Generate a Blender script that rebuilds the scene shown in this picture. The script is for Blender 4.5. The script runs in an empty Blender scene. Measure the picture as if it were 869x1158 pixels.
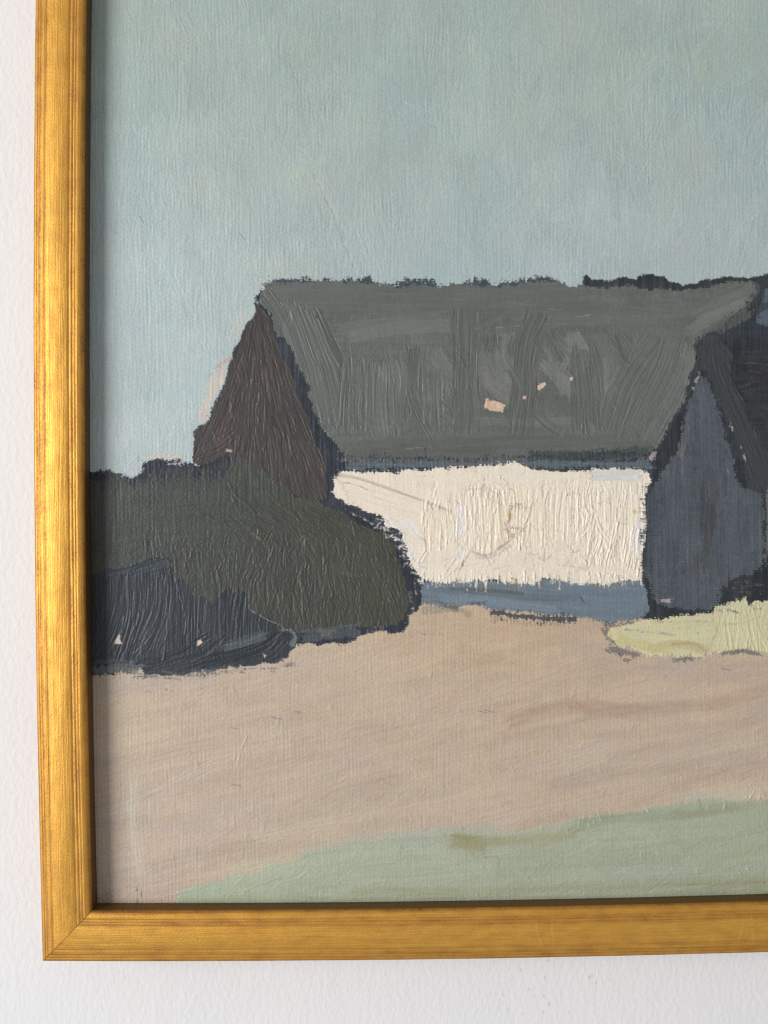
import bpy, math
import numpy as np

# ------------------------------------------------------------------ camera, world, lamps, exposure
C = bpy.context.scene.collection
SC = bpy.context.scene
S = 0.0004            # metres per unit of the painting's own grid
D = 1100.0            # camera distance from the front of the frame, in units
REC = 27.0            # how deep the canvas sits behind the front of the frame
WALLZ = -76.0         # the wall behind, in units
ROLL = 0.0085
Z0 = 1.5              # hanging height of the picture centre
CX, CY = 434.5, 579.0

cam_d = bpy.data.cameras.new('camera')
cam = bpy.data.objects.new('camera', cam_d); C.objects.link(cam)
cam_d.sensor_fit = 'VERTICAL'; cam_d.sensor_height = 36.0
cam_d.lens = 36.0 * D / 1158.0
cam_d.clip_start = 0.01; cam_d.clip_end = 100
cam.location = (0, -D * S, Z0)
cam.rotation_mode = 'XYZ'
cam.rotation_euler = (math.pi / 2, ROLL, 0)
SC.camera = cam

w = bpy.data.worlds.new('World'); SC.world = w; w.use_nodes = True
bg = w.node_tree.nodes['Background']
_t = w.node_tree; _tc = _t.nodes.new('ShaderNodeTexCoord'); _sp = _t.nodes.new('ShaderNodeSeparateXYZ'); _mr = _t.nodes.new('ShaderNodeMapRange'); _mx = _t.nodes.new('ShaderNodeMix')
_mx.data_type = 'RGBA'; _mx.inputs[6].default_value = (0.93, 0.97, 1.06, 1); _mx.inputs[7].default_value = (1.06, 0.995, 0.91, 1)   # cool floor bounce, warm ceiling
_mr.inputs[1].default_value = -0.7; _mr.inputs[2].default_value = 0.7
_t.links.new(_tc.outputs['Generated'], _sp.inputs[0]); _t.links.new(_sp.outputs[2], _mr.inputs[0]); _t.links.new(_mr.outputs[0], _mx.inputs[0]); _t.links.new(_mx.outputs[2], bg.inputs[0])
bg.inputs[1].default_value = 0.40

def area(name, loc, target, sx, sy, watts, col):
    l = bpy.data.lights.new(name, 'AREA'); l.shape = 'RECTANGLE'; l.size = sx; l.size_y = sy
    l.energy = watts; l.color = col
    o = bpy.data.objects.new(name, l); C.objects.link(o); o.location = loc
    v = np.array(target) - np.array(loc)
    yaw = math.atan2(v[1], v[0]); el = math.atan2(v[2], math.hypot(v[0], v[1]))
    o.rotation_euler = (math.pi / 2 + el, 0, yaw - math.pi / 2)
    return o
area('window_light', (-2.15, -1.90, Z0 + 0.12), (0, 0, Z0), 1.30, 1.5, 82.0, (1.0, 0.995, 0.985))

SC.view_settings.view_transform = 'Standard'
SC.view_settings.look = 'None'
SC.view_settings.exposure = 0.0
SC.view_settings.gamma = 1.0
SC.cycles.use_denoising = False
SC.cycles.filter_width = 1.15

# ------------------------------------------------------------------ materials
class NT:
    def __init__(s, name):
        s.m = bpy.data.materials.new(name); s.m.use_nodes = True
        s.t = s.m.node_tree; s.b = s.t.nodes['Principled BSDF']
    def n(s, kind, **kw):
        x = s.t.nodes.new(kind)
        for k, v in kw.items():
            if k.startswith('i_'): x.inputs[k[2:].replace('_', ' ')].default_value = v
            else: setattr(x, k, v)
        return x
    def l(s, a, b): s.t.links.new(a, b)
    def math(s, op, a, b=0.0, clamp=False):
        x = s.t.nodes.new('ShaderNodeMath'); x.operation = op; x.use_clamp = clamp
        for i, q in enumerate((a, b)):
            if isinstance(q, (int, float)): x.inputs[i].default_value = q
            else: s.l(q, x.inputs[i])
        return x.outputs[0]
    def ramp(s, f, stops):
        r = s.t.nodes.new('ShaderNodeValToRGB'); e = r.color_ramp.elements
        while len(e) < len(stops): e.new(0.5)
        for q, (p, c) in zip(e, stops):
            q.position = p; q.color = (c, c, c, 1) if isinstance(c, (int, float)) else (*c, 1)
        s.l(f, r.inputs[0]); return r.outputs[0]
    def mix(s, f, a, b, mode='MIX'):
        x = s.t.nodes.new('ShaderNodeMix'); x.data_type = 'RGBA'; x.blend_type = mode
        if isinstance(f, (int, float)): x.inputs[0].default_value = f
        else: s.l(f, x.inputs[0])
        for i, q in ((6, a), (7, b)):
            if isinstance(q, tuple): x.inputs[i].default_value = (*q, 1)
            else: s.l(q, x.inputs[i])
        return x.outputs[2]

def lin(c):
    c = np.asarray(c, dtype=np.float64)
    return np.where(c <= 0.04045, c / 12.92, ((c + 0.055) / 1.055) ** 2.4)
def L8(r, g, b): return tuple(float(x) for x in lin(np.array([r, g, b]) / 255.0))

def mat_paint(name, rough, spec):
    k = NT(name)
    at = k.n('ShaderNodeAttribute', attribute_name='paint')
    tc = k.n('ShaderNodeTexCoord')
    nz = k.n('ShaderNodeTexNoise', i_Scale=1400.0, i_Detail=2.0)
    k.l(tc.outputs['Object'], nz.inputs['Vector'])
    v = k.ramp(nz.outputs[0], [(0.3, 0.93), (0.7, 1.07)])
    col = k.mix(1.0, at.outputs['Color'], v, 'MULTIPLY')
    k.l(col, k.b.inputs['Base Color'])
    n2 = k.n('ShaderNodeTexNoise', i_Scale=160.0, i_Detail=3.0)
    k.l(tc.outputs['Object'], n2.inputs['Vector'])
    r = k.math('MULTIPLY_ADD', n2.outputs[0], 0.30)
    k.t.nodes[-1].inputs[2].default_value = rough - 0.15
    k.l(r, k.b.inputs['Roughness'])
    k.b.inputs['Specular IOR Level'].default_value = spec
    return k.m

def mat_gold():
    k = NT('worn_gold_leaf')
    uv = k.n('ShaderNodeUVMap', uv_map='rail')          # x along the rail, y across its face, both in units / 100
    def stretched(sx, sy, scale, det, off=0.0):
        mp = k.n('ShaderNodeMapping'); mp.inputs['Scale'].default_value = (sx, sy, 1); mp.inputs['Location'].default_value = (off, off * 1.7, 0)
        k.l(uv.outputs[0], mp.inputs[0])
        ob = k.n('ShaderNodeObjectInfo')
        nz = k.n('ShaderNodeTexNoise', noise_dimensions='4D', i_Scale=scale, i_Detail=det)
        k.l(mp.outputs[0], nz.inputs['Vector']); k.l(k.math('MULTIPLY', ob.outputs['Random'], 40.0), nz.inputs['W'])
        return nz.outputs[0]
    sep = k.n('ShaderNodeSeparateXYZ'); k.l(uv.outputs[0], sep.inputs[0])
    across = k.math('DIVIDE', sep.outputs[1], 0.57)
    streak = stretched(0.25, 22.0, 2.6, 4.0)            # long fine scratches
    streak2 = stretched(0.8, 60.0, 2.0, 3.0, 3.0)
    blot = stretched(1.8, 4.5, 2.4, 7.0, 7.0)           # rubbed patches
    grain = stretched(10.0, 17.0, 3.4, 4.0, 11.0)
    # where the gold has rubbed through: bands near the grooves and both edges
    band = k.ramp(across, [(0.0, 0.95), (0.03, 0.62), (0.06, 0.40), (0.09, 0.66), (0.125, 0.38), (0.15, 0.70), (0.18, 0.30), (0.245, 0.30), (0.26, 0.62), (0.275, 0.12), (0.34, 0.04), (0.60, 0.0),
                           (0.68, 0.16), (0.72, 0.66), (0.745, 0.36), (0.79, 0.74), (0.815, 0.36), (0.845, 0.64), (0.87, 0.24), (0.93, 0.2), (0.97, 0.5), (1.0, 0.72)])
    f = k.math('ADD', k.math('MULTIPLY', streak, 0.40), k.math('MULTIPLY', streak2, 0.55))
    f = k.math('ADD', f, k.math('MULTIPLY', blot, 0.8))
    f = k.math('ADD', f, k.math('MULTIPLY', grain, 1.15))
    f = k.math('ADD', f, k.math('MULTIPLY', band, 0.46))
    wear = k.ramp(k.math('DIVIDE', f, 2.2), [(0.585, 0.0), (0.69, 0.26), (0.95, 1.0)])
    gold = k.mix(k.ramp(grain, [(0.35, 0.0), (0.65, 1.0)]), L8(210, 151, 55), L8(235, 184, 87))
    base = k.mix(wear, gold, L8(146, 94, 46))
    inner = k.ramp(sep.outputs[1], [(0.565, 0.0), (0.585, 1.0)])   # the rebate side is a darker brown than the face
    base = k.mix(inner, base, L8(112, 80, 38))
    sc = stretched(26.0, 0.7, 2.3, 2.0, 17.0)           # a few scuffs straight across the face
    scm = k.math('MULTIPLY', k.ramp(sc, [(0.735, 0.0), (0.775, 0.5)]), k.ramp(blot, [(0.5, 0.0), (0.62, 1.0)]))
    base = k.mix(scm, base, L8(250, 214, 140))
    # three rubbed scuffs across the bottom rail
    for u0, bend in ((51.70, 0.5), (54.00, -0.45), (54.12, 0.1), (51.86, 0.1)):
        q = k.math('SUBTRACT', sep.outputs[0], u0); vv = k.math('SUBTRACT', sep.outputs[1], 0.28)
        q = k.math('SUBTRACT', q, k.math('MULTIPLY', k.math('MULTIPLY', vv, vv), bend))
        q = k.math('ADD', q, k.math('MULTIPLY', vv, bend * 0.4))
        ln = k.ramp(k.math('ABSOLUTE', q), [(0.006, 1.0), (0.016, 0.0)])
        ln = k.math('MULTIPLY', ln, k.ramp(k.math('ABSOLUTE', vv), [(0.10, 1.0), (0.18, 0.0)]))
        base = k.mix(k.math('MULTIPLY', k.math('MULTIPLY', ln, k.ramp(grain, [(0.35, 0.0), (0.6, 1.0)])), 0.32), base, L8(238, 196, 116))
    k.l(base, k.b.inputs['Base Color'])
    k.b.inputs['Metallic'].default_value = 0.6
    k.l(k.math('ADD', k.math('MULTIPLY', wear, 0.16), k.math('ADD', k.math('MULTIPLY', grain, 0.12), 0.38)), k.b.inputs['Roughness'])
    hgt = k.math('ADD', k.math('MULTIPLY', streak2, 0.6), k.math('MULTIPLY', grain, 0.45))
    hgt = k.math('ADD', hgt, k.math('MULTIPLY', streak, 0.5))
    bp = k.n('ShaderNodeBump'); bp.inputs['Strength'].default_value = 0.55; bp.inputs['Distance'].default_value = 0.0004
    k.l(hgt, bp.inputs['Height']); k.l(bp.outputs[0], k.b.inputs['Normal'])
    return k.m

def mat_wall():
    k = NT('painted_plaster')
    tc = k.n('ShaderNodeTexCoord')
    mp = k.n('ShaderNodeMapping'); mp.inputs['Scale'].default_value = (1.0, 1.0, 0.62); k.l(tc.outputs['Object'], mp.inputs[0])
    a = k.n('ShaderNodeTexNoise', i_Scale=430.0, i_Detail=3.0); k.l(mp.outputs[0], a.inputs['Vector'])
    b = k.n('ShaderNodeTexNoise', i_Scale=110.0, i_Detail=3.0); k.l(mp.outputs[0], b.inputs['Vector'])
    c = k.n('ShaderNodeTexNoise', i_Scale=14.0, i_Detail=4.0); k.l(mp.outputs[0], c.inputs['Vector'])
    h = k.math('ADD', a.outputs[0], k.math('MULTIPLY', b.outputs[0], 0.8))
    bp = k.n('ShaderNodeBump'); bp.inputs['Strength'].default_value = 0.27; bp.inputs['Distance'].default_value = 0.0011
    k.l(h, bp.inputs['Height']); k.l(bp.outputs[0], k.b.inputs['Normal'])
    col = k.mix(k.ramp(c.outputs[0], [(0.3, 0.0), (0.7, 1.0)]), (0.755, 0.755, 0.765), (0.78, 0.775, 0.775))
    # a scatter of little nicks in the wall paint below the frame
    vo = k.n('ShaderNodeTexVoronoi', i_Scale=330.0); vo.feature = 'F1'
    dn = k.n('ShaderNodeMapping'); dn.inputs['Scale'].default_value = (1.0, 1.0, 0.55); k.l(tc.outputs['Object'], dn.inputs[0])
    k.l(dn.outputs[0], vo.inputs['Vector'])
    n2 = k.n('ShaderNodeTexNoise', i_Scale=60.0, i_Detail=1.0); k.l(tc.outputs['Object'], n2.inputs['Vector'])
    sp = k.n('ShaderNodeSeparateXYZ'); k.l(tc.outputs['Object'], sp.inputs[0])
    # object space: x right, z up from the centre line of the picture
    dx = k.math('DIVIDE', k.math('SUBTRACT', sp.outputs[0], 0.078), 0.036)
    dz = k.math('DIVIDE', k.math('SUBTRACT', sp.outputs[2], -0.228), 0.030)
    rr = k.math('ADD', k.math('MULTIPLY', dx, dx), k.math('MULTIPLY', dz, dz))
    reg = k.ramp(rr, [(0.1, 1.0), (1.6, 0.0)])
    dot = k.ramp(vo.outputs['Distance'], [(0.13, 1.0), (0.24, 0.0)])
    pick = k.ramp(n2.outputs[0], [(0.47, 0.0), (0.60, 1.0)])
    nick = k.math('MULTIPLY', k.math('MULTIPLY', reg, dot), pick)
    col = k.mix(k.math('MULTIPLY', nick, 0.38), col, L8(146, 138, 130))
    k.l(col, k.b.inputs['Base Color'])
    k.b.inputs['Roughness'].default_value = 0.72
    k.b.inputs['Specular IOR Level'].default_value = 0.3
    return k.m

GOLD = mat_gold()
WALL = mat_wall()

# ------------------------------------------------------------------ object helpers
def obj(name, me, m, parent=None):
    o = bpy.data.objects.new(name, me); C.objects.link(o)
    me.materials.append(m)
    if parent is not None:
        o.parent = parent
        o.matrix_parent_inverse = parent.matrix_world.inverted() if False else o.matrix_parent_inverse
    return o

def mesh_np(name, V, Q, smooth=True):
    me = bpy.data.meshes.new(name)
    nv, nq = len(V), len(Q)
    me.vertices.add(nv); me.vertices.foreach_set('co', np.ascontiguousarray(V, dtype=np.float32).ravel())
    me.loops.add(nq * 4); me.loops.foreach_set('vertex_index', np.ascontiguousarray(Q, dtype=np.int32).ravel())
    me.polygons.add(nq); me.polygons.foreach_set('loop_start', np.arange(0, nq * 4, 4, dtype=np.int32))
    me.polygons.foreach_set('use_smooth', np.full(nq, smooth, dtype=bool))
    me.update(calc_edges=True)
    return me

# ------------------------------------------------------------------ the wall
wv = np.array([(-2.5, 0, -1.5), (2.5, 0, -1.5), (2.5, 0, 1.5), (-2.5, 0, 1.5),
               (-2.5, 0.1, -1.5), (2.5, 0.1, -1.5), (2.5, 0.1, 1.5), (-2.5, 0.1, 1.5)])
wq = np.array([(0, 1, 2, 3), (5, 4, 7, 6), (4, 0, 3, 7), (1, 5, 6, 2), (3, 2, 6, 7), (4, 5, 1, 0)])
wall = obj('wall', mesh_np('wall', wv, wq, False), WALL)
wall.location = (0, -WALLZ * S, Z0)
wall['kind'] = 'structure'

# ------------------------------------------------------------------ the framed painting
BASEZ = Z0 - 507 * S
root = bpy.data.objects.new('framed_painting', None); C.objects.link(root)
root.location = (0, 0, BASEZ); root.empty_display_size = 0.05
root['label'] = 'oil painting of a grey roofed farmhouse in a worn gold frame on white wall'
root['category'] = 'painting'

def W(a, b, z):
    """grid units (a right, b down, z towards the viewer) -> metres in the painting's own space"""
    return np.stack([a * S, -z * S, (507 - b) * S], axis=-1)

# outer outline of the frame: the old rails have bowed slightly outwards
pl = np.polyfit([-582, -452, -132, 18, 217, 397, 502], [-390.6, -392.7, -396.1, -397.2, -395.7, -393.2, -391.8], 2)
pb = np.polyfit([-386, -150, 65, 434], [506.2, 508.2, 507.9, 502.9], 2)
ATOP, ARIGHT = -760.0, 640.0
fL = lambda b: np.polyval(pl, np.clip(b, -600, 520))
fB = lambda a: np.polyval(pb, np.clip(a, -400, 450))
fT = lambda a: np.full_like(np.asarray(a, float), ATOP)
fR = lambda b: np.full_like(np.asarray(b, float), ARIGHT)

prof = [(0, WALLZ + 1), (0, -40), (0, -5.0), (0.5, -2.8), (1.5, -1.6), (3.0, -0.9), (4.2, -0.7), (5.0, -1.0), (5.8, -0.7), (7.2, -0.5), (8.0, -0.8), (8.8, -0.4),
        (11, -0.1), (13.6, 0.1), (14.4, -0.1), (15.2, 0.2), (18, 0.6), (22, 1.0), (26, 1.2), (30, 1.2), (34, 1.0), (38, 0.5), (40.4, 0.2), (41.2, -0.3), (42.0, 0.0),
        (43.2, 0.1), (44.4, 0.0), (45.2, -0.5), (46.0, -0.1), (47.4, 0.0), (48.2, -0.4), (49.0, -0.1), (50.4, -0.1), (52.0, -0.5), (53.8, -1.2), (55.2, -2.0), (56.2, -3.0), (56.8, -4.4), (57.0, -6),
        (57.0, -12), (57.0, -19), (57.0, -REC + 1.2), (48.0, -REC + 1.2), (48.0, -45), (48.0, WALLZ + 1), (0, WALLZ + 1)]
prof = np.array(prof, float)
VC = np.array([p[0] if not (p[0] >= 57.0) else 57.0 + max(0, -6 - p[1]) for p in prof]); VC[:2] = (-34, -20)

GAP = 0.3           # hairline at the mitres
def corner(fa, fb, sa, sb, w):
    a, b = float(fa(0.0)), float(fb(0.0))
    for _ in range(12):
        a = float(fa(b)) + sa * w; b = float(fb(a)) + sb * w
    return a, b

rng = np.random.default_rng(5)
def rail(kind, label=None):
    n = 160
    P = len(prof)
    V = np.zeros((n + 1, P, 3)); UV = np.zeros((n + 1, P, 2))
    ph = rng.uniform(0, 6.28, 4)
    for j, (wd, z) in enumerate(prof):
        if kind in 'LR':
            f, s = (fL, 1) if kind == 'L' else (fR, -1)
            a0, b0 = corner(f, fT, s, 1, wd); a1, b1 = corner(f, fB, s, -1, wd)
            b = np.linspace(b0 + GAP, b1 - GAP, n + 1); a = f(b) + s * wd; a[0], a[-1] = a0, a1
            run = b
        else:
            f, s = (fB, -1) if kind == 'B' else (fT, 1)
            a0, b0 = corner(fL, f, 1, s, wd); a1, b1 = corner(fR, f, -1, s, wd)
            a = np.linspace(a0 + GAP, a1 - GAP, n + 1); b = f(a) + s * wd; b[0], b[-1] = b0, b1
            run = a
        t = np.linspace(0, 1, n + 1)
        wob = 0.16 * np.sin(run / 61 + ph[0] + wd / 9) + 0.10 * np.sin(run / 23 + ph[1] + wd / 5)
        zz = z + (wob if z > -5 else 0 * wob)
        V[:, j] = W(a, b, zz)
        UV[:, j, 0] = run / 100 + {'L': 0, 'B': 50, 'T': 100, 'R': 150}[kind]; UV[:, j, 1] = VC[j] / 100
    V = V.reshape(-1, 3); UV = UV.reshape(-1, 2)
    i = np.arange(n)[:, None] * P + np.arange(P - 1)[None]
    i = i.ravel()
    q = np.stack([i, i + 1, i + P + 1, i + P], 1)
    if kind in 'RB': q = q[:, ::-1]
    me = mesh_np('rail', V, q, True)
    l = me.uv_layers.new(name='rail')
    l.data.foreach_set('uv', UV[q.ravel()].astype(np.float32).ravel())
    o = obj('frame_rail', me, GOLD, root)
    # crisp arrises on the outer and inner corners
    return o
for kd in 'LBTR': rail(kd)

# ------------------------------------------------------------------ the paint surface, as a height and colour field
K = (D + REC) / D
def axis(lo, f0, f1, hi, fine, coarse):
    x = [np.arange(lo, f0, coarse), np.arange(f0, f1, fine), np.arange(f1, hi + coarse, coarse)]
    return np.concatenate(x)
FINE = 0.7
A = axis(-346, -346, 462, 592, FINE, 2.6)
B = axis(-712, -612, 452, 455, FINE, 2.6)
na, nb = len(A), len(B)
AA, BB = np.meshgrid(A.astype(np.float32), B.astype(np.float32))
ap, bp_ = AA / K, BB / K
U = (ap + ROLL * bp_ + CX).astype(np.float32)
Vv = (bp_ - ROLL * ap + CY).astype(np.float32)
print('paint grid', na, nb, na * nb)

_lat = {}
def vn(x, y, seed=0):
    """smooth value noise, -1..1"""
    if seed not in _lat:
        _lat[seed] = np.random.default_rng(1000 + seed).uniform(-1, 1, (256, 256)).astype(np.float32)
    g = _lat[seed]
    xf = np.floor(x); yf = np.floor(y)
    fx = (x - xf).astype(np.float32); fy = (y - yf).astype(np.float32)
    xi = xf.astype(np.int64) & 255; yi = yf.astype(np.int64) & 255
    fx = fx * fx * (3 - 2 * fx); fy = fy * fy * (3 - 2 * fy)
    x1 = (xi + 1) & 255; y1 = (yi + 1) & 255
    p = g[yi, xi]; q = g[yi, x1]; r = g[y1, xi]; s = g[y1, x1]
    return (p + (q - p) * fx) * (1 - fy) + (r + (s - r) * fx) * fy
def fbm(x, y, o=3, seed=0):
    r = 0; a = 1.0; t = 0
    for i in range(o):
        r = r + a * vn(x * 2 ** i + 17.3 * i, y * 2 ** i + 5.1 * i, seed + i); t += a; a *= 0.5
    return r / t * 1.5
def along(u, v, ang, Ln, Wd, seed=0, o=2, warp=0.0):
    """noise drawn out along a direction (degrees, 90 = vertical)"""
    c, s = math.cos(math.radians(ang)), math.sin(math.radians(ang))
    p = u * c + v * s; q = -u * s + v * c
    if warp: q = q + warp * vn(p / 30, q / 30, seed + 40)
    return fbm(p / Ln, q / Wd, o, seed)
def ss(a, b, x):
    t = np.clip((x - a) / (b - a), 0, 1); return t * t * (3 - 2 * t)
def col(*c): return np.array(c, np.float32) / 255

# linen: vertical ribs 4.8 apart, finer cross threads
wx = AA + 1.6 * vn(AA / 40, BB / 70, 3) + 0.9 * vn(AA / 9, BB / 30, 4)
wy = BB + 0.8 * vn(AA / 60, BB / 40, 5) + 0.4 * vn(AA / 22, BB / 9, 6)
ribs = (0.5 * np.cos(wx * 2 * math.pi / 4.4) + 0.75 * vn(wx / 2.3, BB / 26, 15)) * (0.75 + 0.45 * vn(AA / 9, BB / 30, 7))
weft = np.cos(wy * 2 * math.pi / 2.9) * (0.7 + 0.4 * vn(AA / 50, BB / 6, 8))
over = np.cos(wx * math.pi / 4.7) * np.cos(wy * math.pi / 2.9)
WEAVE = (0.62 * ribs + 0.28 * weft + 0.25 * over + 0.2 * vn(AA / 3, BB / 14, 9)).astype(np.float32)
FINEN = (0.6 * vn(AA / 1.15, BB / 1.25, 13) + 0.5 * vn(AA / 2.1, BB / 2.3, 14)).astype(np.float32)
TOOTH = (0.3 * ribs + 0.22 * weft + 0.9 * FINEN + 0.5 * vn(AA / 4.5, BB / 4.5, 11)).astype(np.float32)

COL = np.empty((nb, na, 3), np.float32); COL[:] = col(172, 160, 148)
COL += (0.06 * fbm(U / 12, Vv / 12, 3, 12))[..., None]
H = (0.30 * WEAVE + 0.06 * FINEN).astype(np.float32)
ID = np.zeros((nb, na), np.int8)

def box(x0, y0, x1, y1, pad=16):
    a0 = (x0 - CX) - pad; a1 = (x1 - CX) + pad
    b0 = (y0 - CY) - pad; b1 = (y1 - CY) + pad
    i0, i1 = np.searchsorted(B, [b0 * K, b1 * K]); j0, j1 = np.searchsorted(A, [a0 * K, a1 * K])
    return slice(max(i0, 0), max(i1, 0)), slice(max(j0, 0), max(j1, 0))

def sdf(poly, x, y):
    """signed distance, positive inside"""
    P = np.array(poly, np.float32); Q = np.roll(P, -1, 0)
    d = np.full(x.shape, 1e9, np.float32); inside = np.zeros(x.shape, bool)
    for (ax, ay), (bx, by) in zip(P, Q):
        ex, ey = bx - ax, by - ay
        L = ex * ex + ey * ey + 1e-9
        t = np.clip(((x - ax) * ex + (y - ay) * ey) / L, 0, 1)
        d = np.minimum(d, (x - ax - ex * t) ** 2 + (y - ay - ey * t) ** 2)
        if ay != by:
            c = ((ay > y) != (by > y)) & (x < (y - ay) / (by - ay) * ex + ax)
            inside ^= c
    d = np.sqrt(d)
    return np.where(inside, d, -d)

_seed = [100]
def nseed():
    _seed[0] += 7; return _seed[0]

def layer(poly, c, pid=None, rag=1.6, tooth=1.2, soft=0.7, th=0.25, fill=0.5, lip=0.25, ang=90, Ln=40, Wd=3.0, amp=0.12, cv=0.03, patch=0.025, alpha=1.0, tint=None, warp=0.6, wc=0.012, wf=0.0):
    tooth = tooth * 1.5
    P = np.array(poly, np.float32)
    sl = box(P[:, 0].min(), P[:, 1].min(), P[:, 0].max(), P[:, 1].max())
    u, v = U[sl], Vv[sl]
    if u.size == 0: return
    s = nseed()
    x = u + rag * (1.2 * vn(u / 11, v / 11, s) + 0.7 * vn(u / 4, v / 4, s + 1))
    y = v + rag * (1.2 * vn(u / 11, v / 11, s + 2) + 0.7 * vn(u / 4, v / 4, s + 3))
    d = sdf(poly, x, y)
    m = ss(-soft - 0.35, soft + 0.35, d + tooth * (TOOTH[sl] + 0.6 * vn(u / 8, v / 8, s + 4) - 0.2))
    st = along(u, v, ang, Ln, Wd, s + 5, 2, warp)
    pt = fbm(u / 38, v / 30, 3, s + 8)
    cc = c + (cv * st + patch * pt + wc * TOOTH[sl] + wf * weft[sl] + 0.6 * patch * fbm(u / 7, v / 9, 2, s + 15))[..., None]
    if tint is not None:
        cc = cc + (ss(-0.1, 0.8, fbm(u / 24, v / 40, 3, s + 12)))[..., None] * tint
    ma = (m * alpha)[..., None]
    COL[sl] = COL[sl] * (1 - ma) + cc * ma
    h = H[sl]
    hn = h * (1 - fill) + th + amp * st + 0.05 * FINEN[sl] + lip * np.exp(-((d - 1.3) / 1.2) ** 2) * (0.6 + 0.6 * vn(u / 5, v / 5, s + 9))
    H[sl] = h * (1 - m) + hn * m
    if pid is not None: ID[sl][m > 0.5] = pid

def spline(pts, n=14):
    P = np.array(pts, float)
    if len(P) == 2: return np.stack([np.linspace(P[0, i], P[1, i], 4) for i in (0, 1)], 1)
    e = np.vstack([2 * P[0] - P[1], P, 2 * P[-1] - P[-2]]); out = []
    for i in range(1, len(e) - 2):
        t = np.linspace(0, 1, max(4, n // (len(P) - 1)), endpoint=False)[:, None]
        p0, p1, p2, p3 = e[i - 1], e[i], e[i + 1], e[i + 2]
        out.append(0.5 * (2 * p1 + (p2 - p0) * t + (2 * p0 - 5 * p1 + 4 * p2 - p3) * t ** 2 + (3 * p1 - p0 - 3 * p2 + p3) * t ** 3))
    return np.vstack(out + [P[-1:]])

def stroke(pts, wd, c=None, alpha=0.5, amp=0.3, lam=2.2, lip=0.3, fill=0.6, th=0.1, dry=0.3, cv=0.02, pid=None, only=None, taper=0.0, soft=0.6):
    """one loaded brush stroke: bristle furrows along it, pushed up ridges at its sides, broken ends"""
    P = spline(pts)
    sl = box(P[:, 0].min() - wd, P[:, 1].min() - wd, P[:, 0].max() + wd, P[:, 1].max() + wd, 4)
    u, v = U[sl], Vv[sl]
    if u.size < 4: return
    s = nseed()
    best = np.full(u.shape, 1e9, np.float32); tt = np.zeros_like(u); sa = np.zeros_like(u); acc = 0.0
    nseg = len(P) - 1
    for k in range(nseg):
        ax, ay = P[k]; ex, ey = P[k + 1] - P[k]; L = math.hypot(ex, ey) + 1e-6
        q = ((u - ax) * ex + (v - ay) * ey) / L
        q = np.clip(q, -wd if k == 0 else 0, L + wd if k == nseg - 1 else L)
        dx = u - ax - ex * q / L; dy = v - ay - ey * q / L
        d2 = dx * dx + dy * dy
        hit = d2 < best
        best = np.where(hit, d2, best); tt = np.where(hit, (ex * dy - ey * dx) / L, tt); sa = np.where(hit, acc + q, sa)
        acc += L
    tn = tt + 0.5 * vn(sa / 18, tt / 6, s) + 0.45 * vn(sa / 7, tt / 4, s + 6)
    br = vn(tn / lam, sa / 45, s + 1) + 0.55 * vn(tn / (lam * 0.5), sa / 24, s + 2) + 0.3 * FINEN[sl]
    half = wd / 2 * (1 + 0.14 * vn(sa / 14, np.sign(tt) * 3 + 0 * sa, s + 3))
    if taper: half = half * (1 - taper * np.clip(sa / acc, 0, 1))
    e = half - np.abs(tn if wd < 3 else tt)
    endn = 7 * vn(tn / 2.4, 0 * tn, s + 4) * min(1, wd / 14) + 2
    e2 = np.minimum(sa + endn * 0.7, acc - sa + endn)
    m = ss(-soft, soft + 0.1, np.minimum(e, e2 * 0.7) + dry * (TOOTH[sl] + 0.5 * br))
    if wd < 3: m = m * (0.25 + 0.75 * ss(-0.35, 0.45, vn(sa / 4.5, 0 * sa + 3.3, s + 7)))
    if soft > 1: m = m * (0.75 + 0.35 * vn(sa / 16, tt / 5, s + 8)).clip(0, 1)
    if only is not None: m = m * np.isin(ID[sl], only)
    if c is not None:
        ma = (m * alpha)[..., None]
        COL[sl] = COL[sl] * (1 - ma) + (c + (cv * br)[..., None]) * ma
    h = H[sl]
    lipv = lip * np.exp(-((e - 0.8) / 0.9) ** 2) * (0.55 + 0.6 * vn(sa / 9, np.sign(tt) * 5, s + 5))
    endp = 0.6 * lip * np.exp(-((acc - sa) / 2.2) ** 2)
    hn = h * (1 - fill) + th + amp * br + lipv + endp
    H[sl] = h * (1 - m) + hn * m
    if pid is not None: ID[sl][m > 0.5] = pid

R = np.random.default_rng(21)
def scatter(n, rect, ang, dang, Ln, wd, ids, dc=0.02, **kw):
    """many random strokes inside a rectangle, each a shade of what lies under it"""
    x0, y0, x1, y1 = rect
    for _ in range(n):
        x, y = R.uniform(x0, x1), R.uniform(y0, y1)
        i = min(np.searchsorted(B, (y - CY) * K), nb - 1); j = min(np.searchsorted(A, (x - CX) * K), na - 1)
        if ID[i, j] not in ids: continue
        a = math.radians(ang + R.normal(0, dang)); l = R.uniform(*Ln) / 2; ww = R.uniform(*wd)
        bend = R.normal(0, 0.06) * l * 2
        p = [(x - l * math.cos(a), y - l * math.sin(a)), (x - bend * math.sin(a), y + bend * math.cos(a)), (x + l * math.cos(a), y + l * math.sin(a))]
        i0, j0 = max(i - 3, 0), max(j - 3, 0)
        c = COL[i0:i + 4, j0:j + 4].reshape(-1, 3).mean(0) + R.normal(0, dc) + R.normal(0, dc * 0.4, 3)
        stroke(p, ww, c.astype(np.float32), only=ids, **kw)

SKY, FIELD, GRASS, ROOF, GABLE, FRONT, BASE, HEDGE, BUSH, SHED, SHEDROOF, STRAW, DARK = range(1, 14)
NAVY = col(47, 53, 62)

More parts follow.
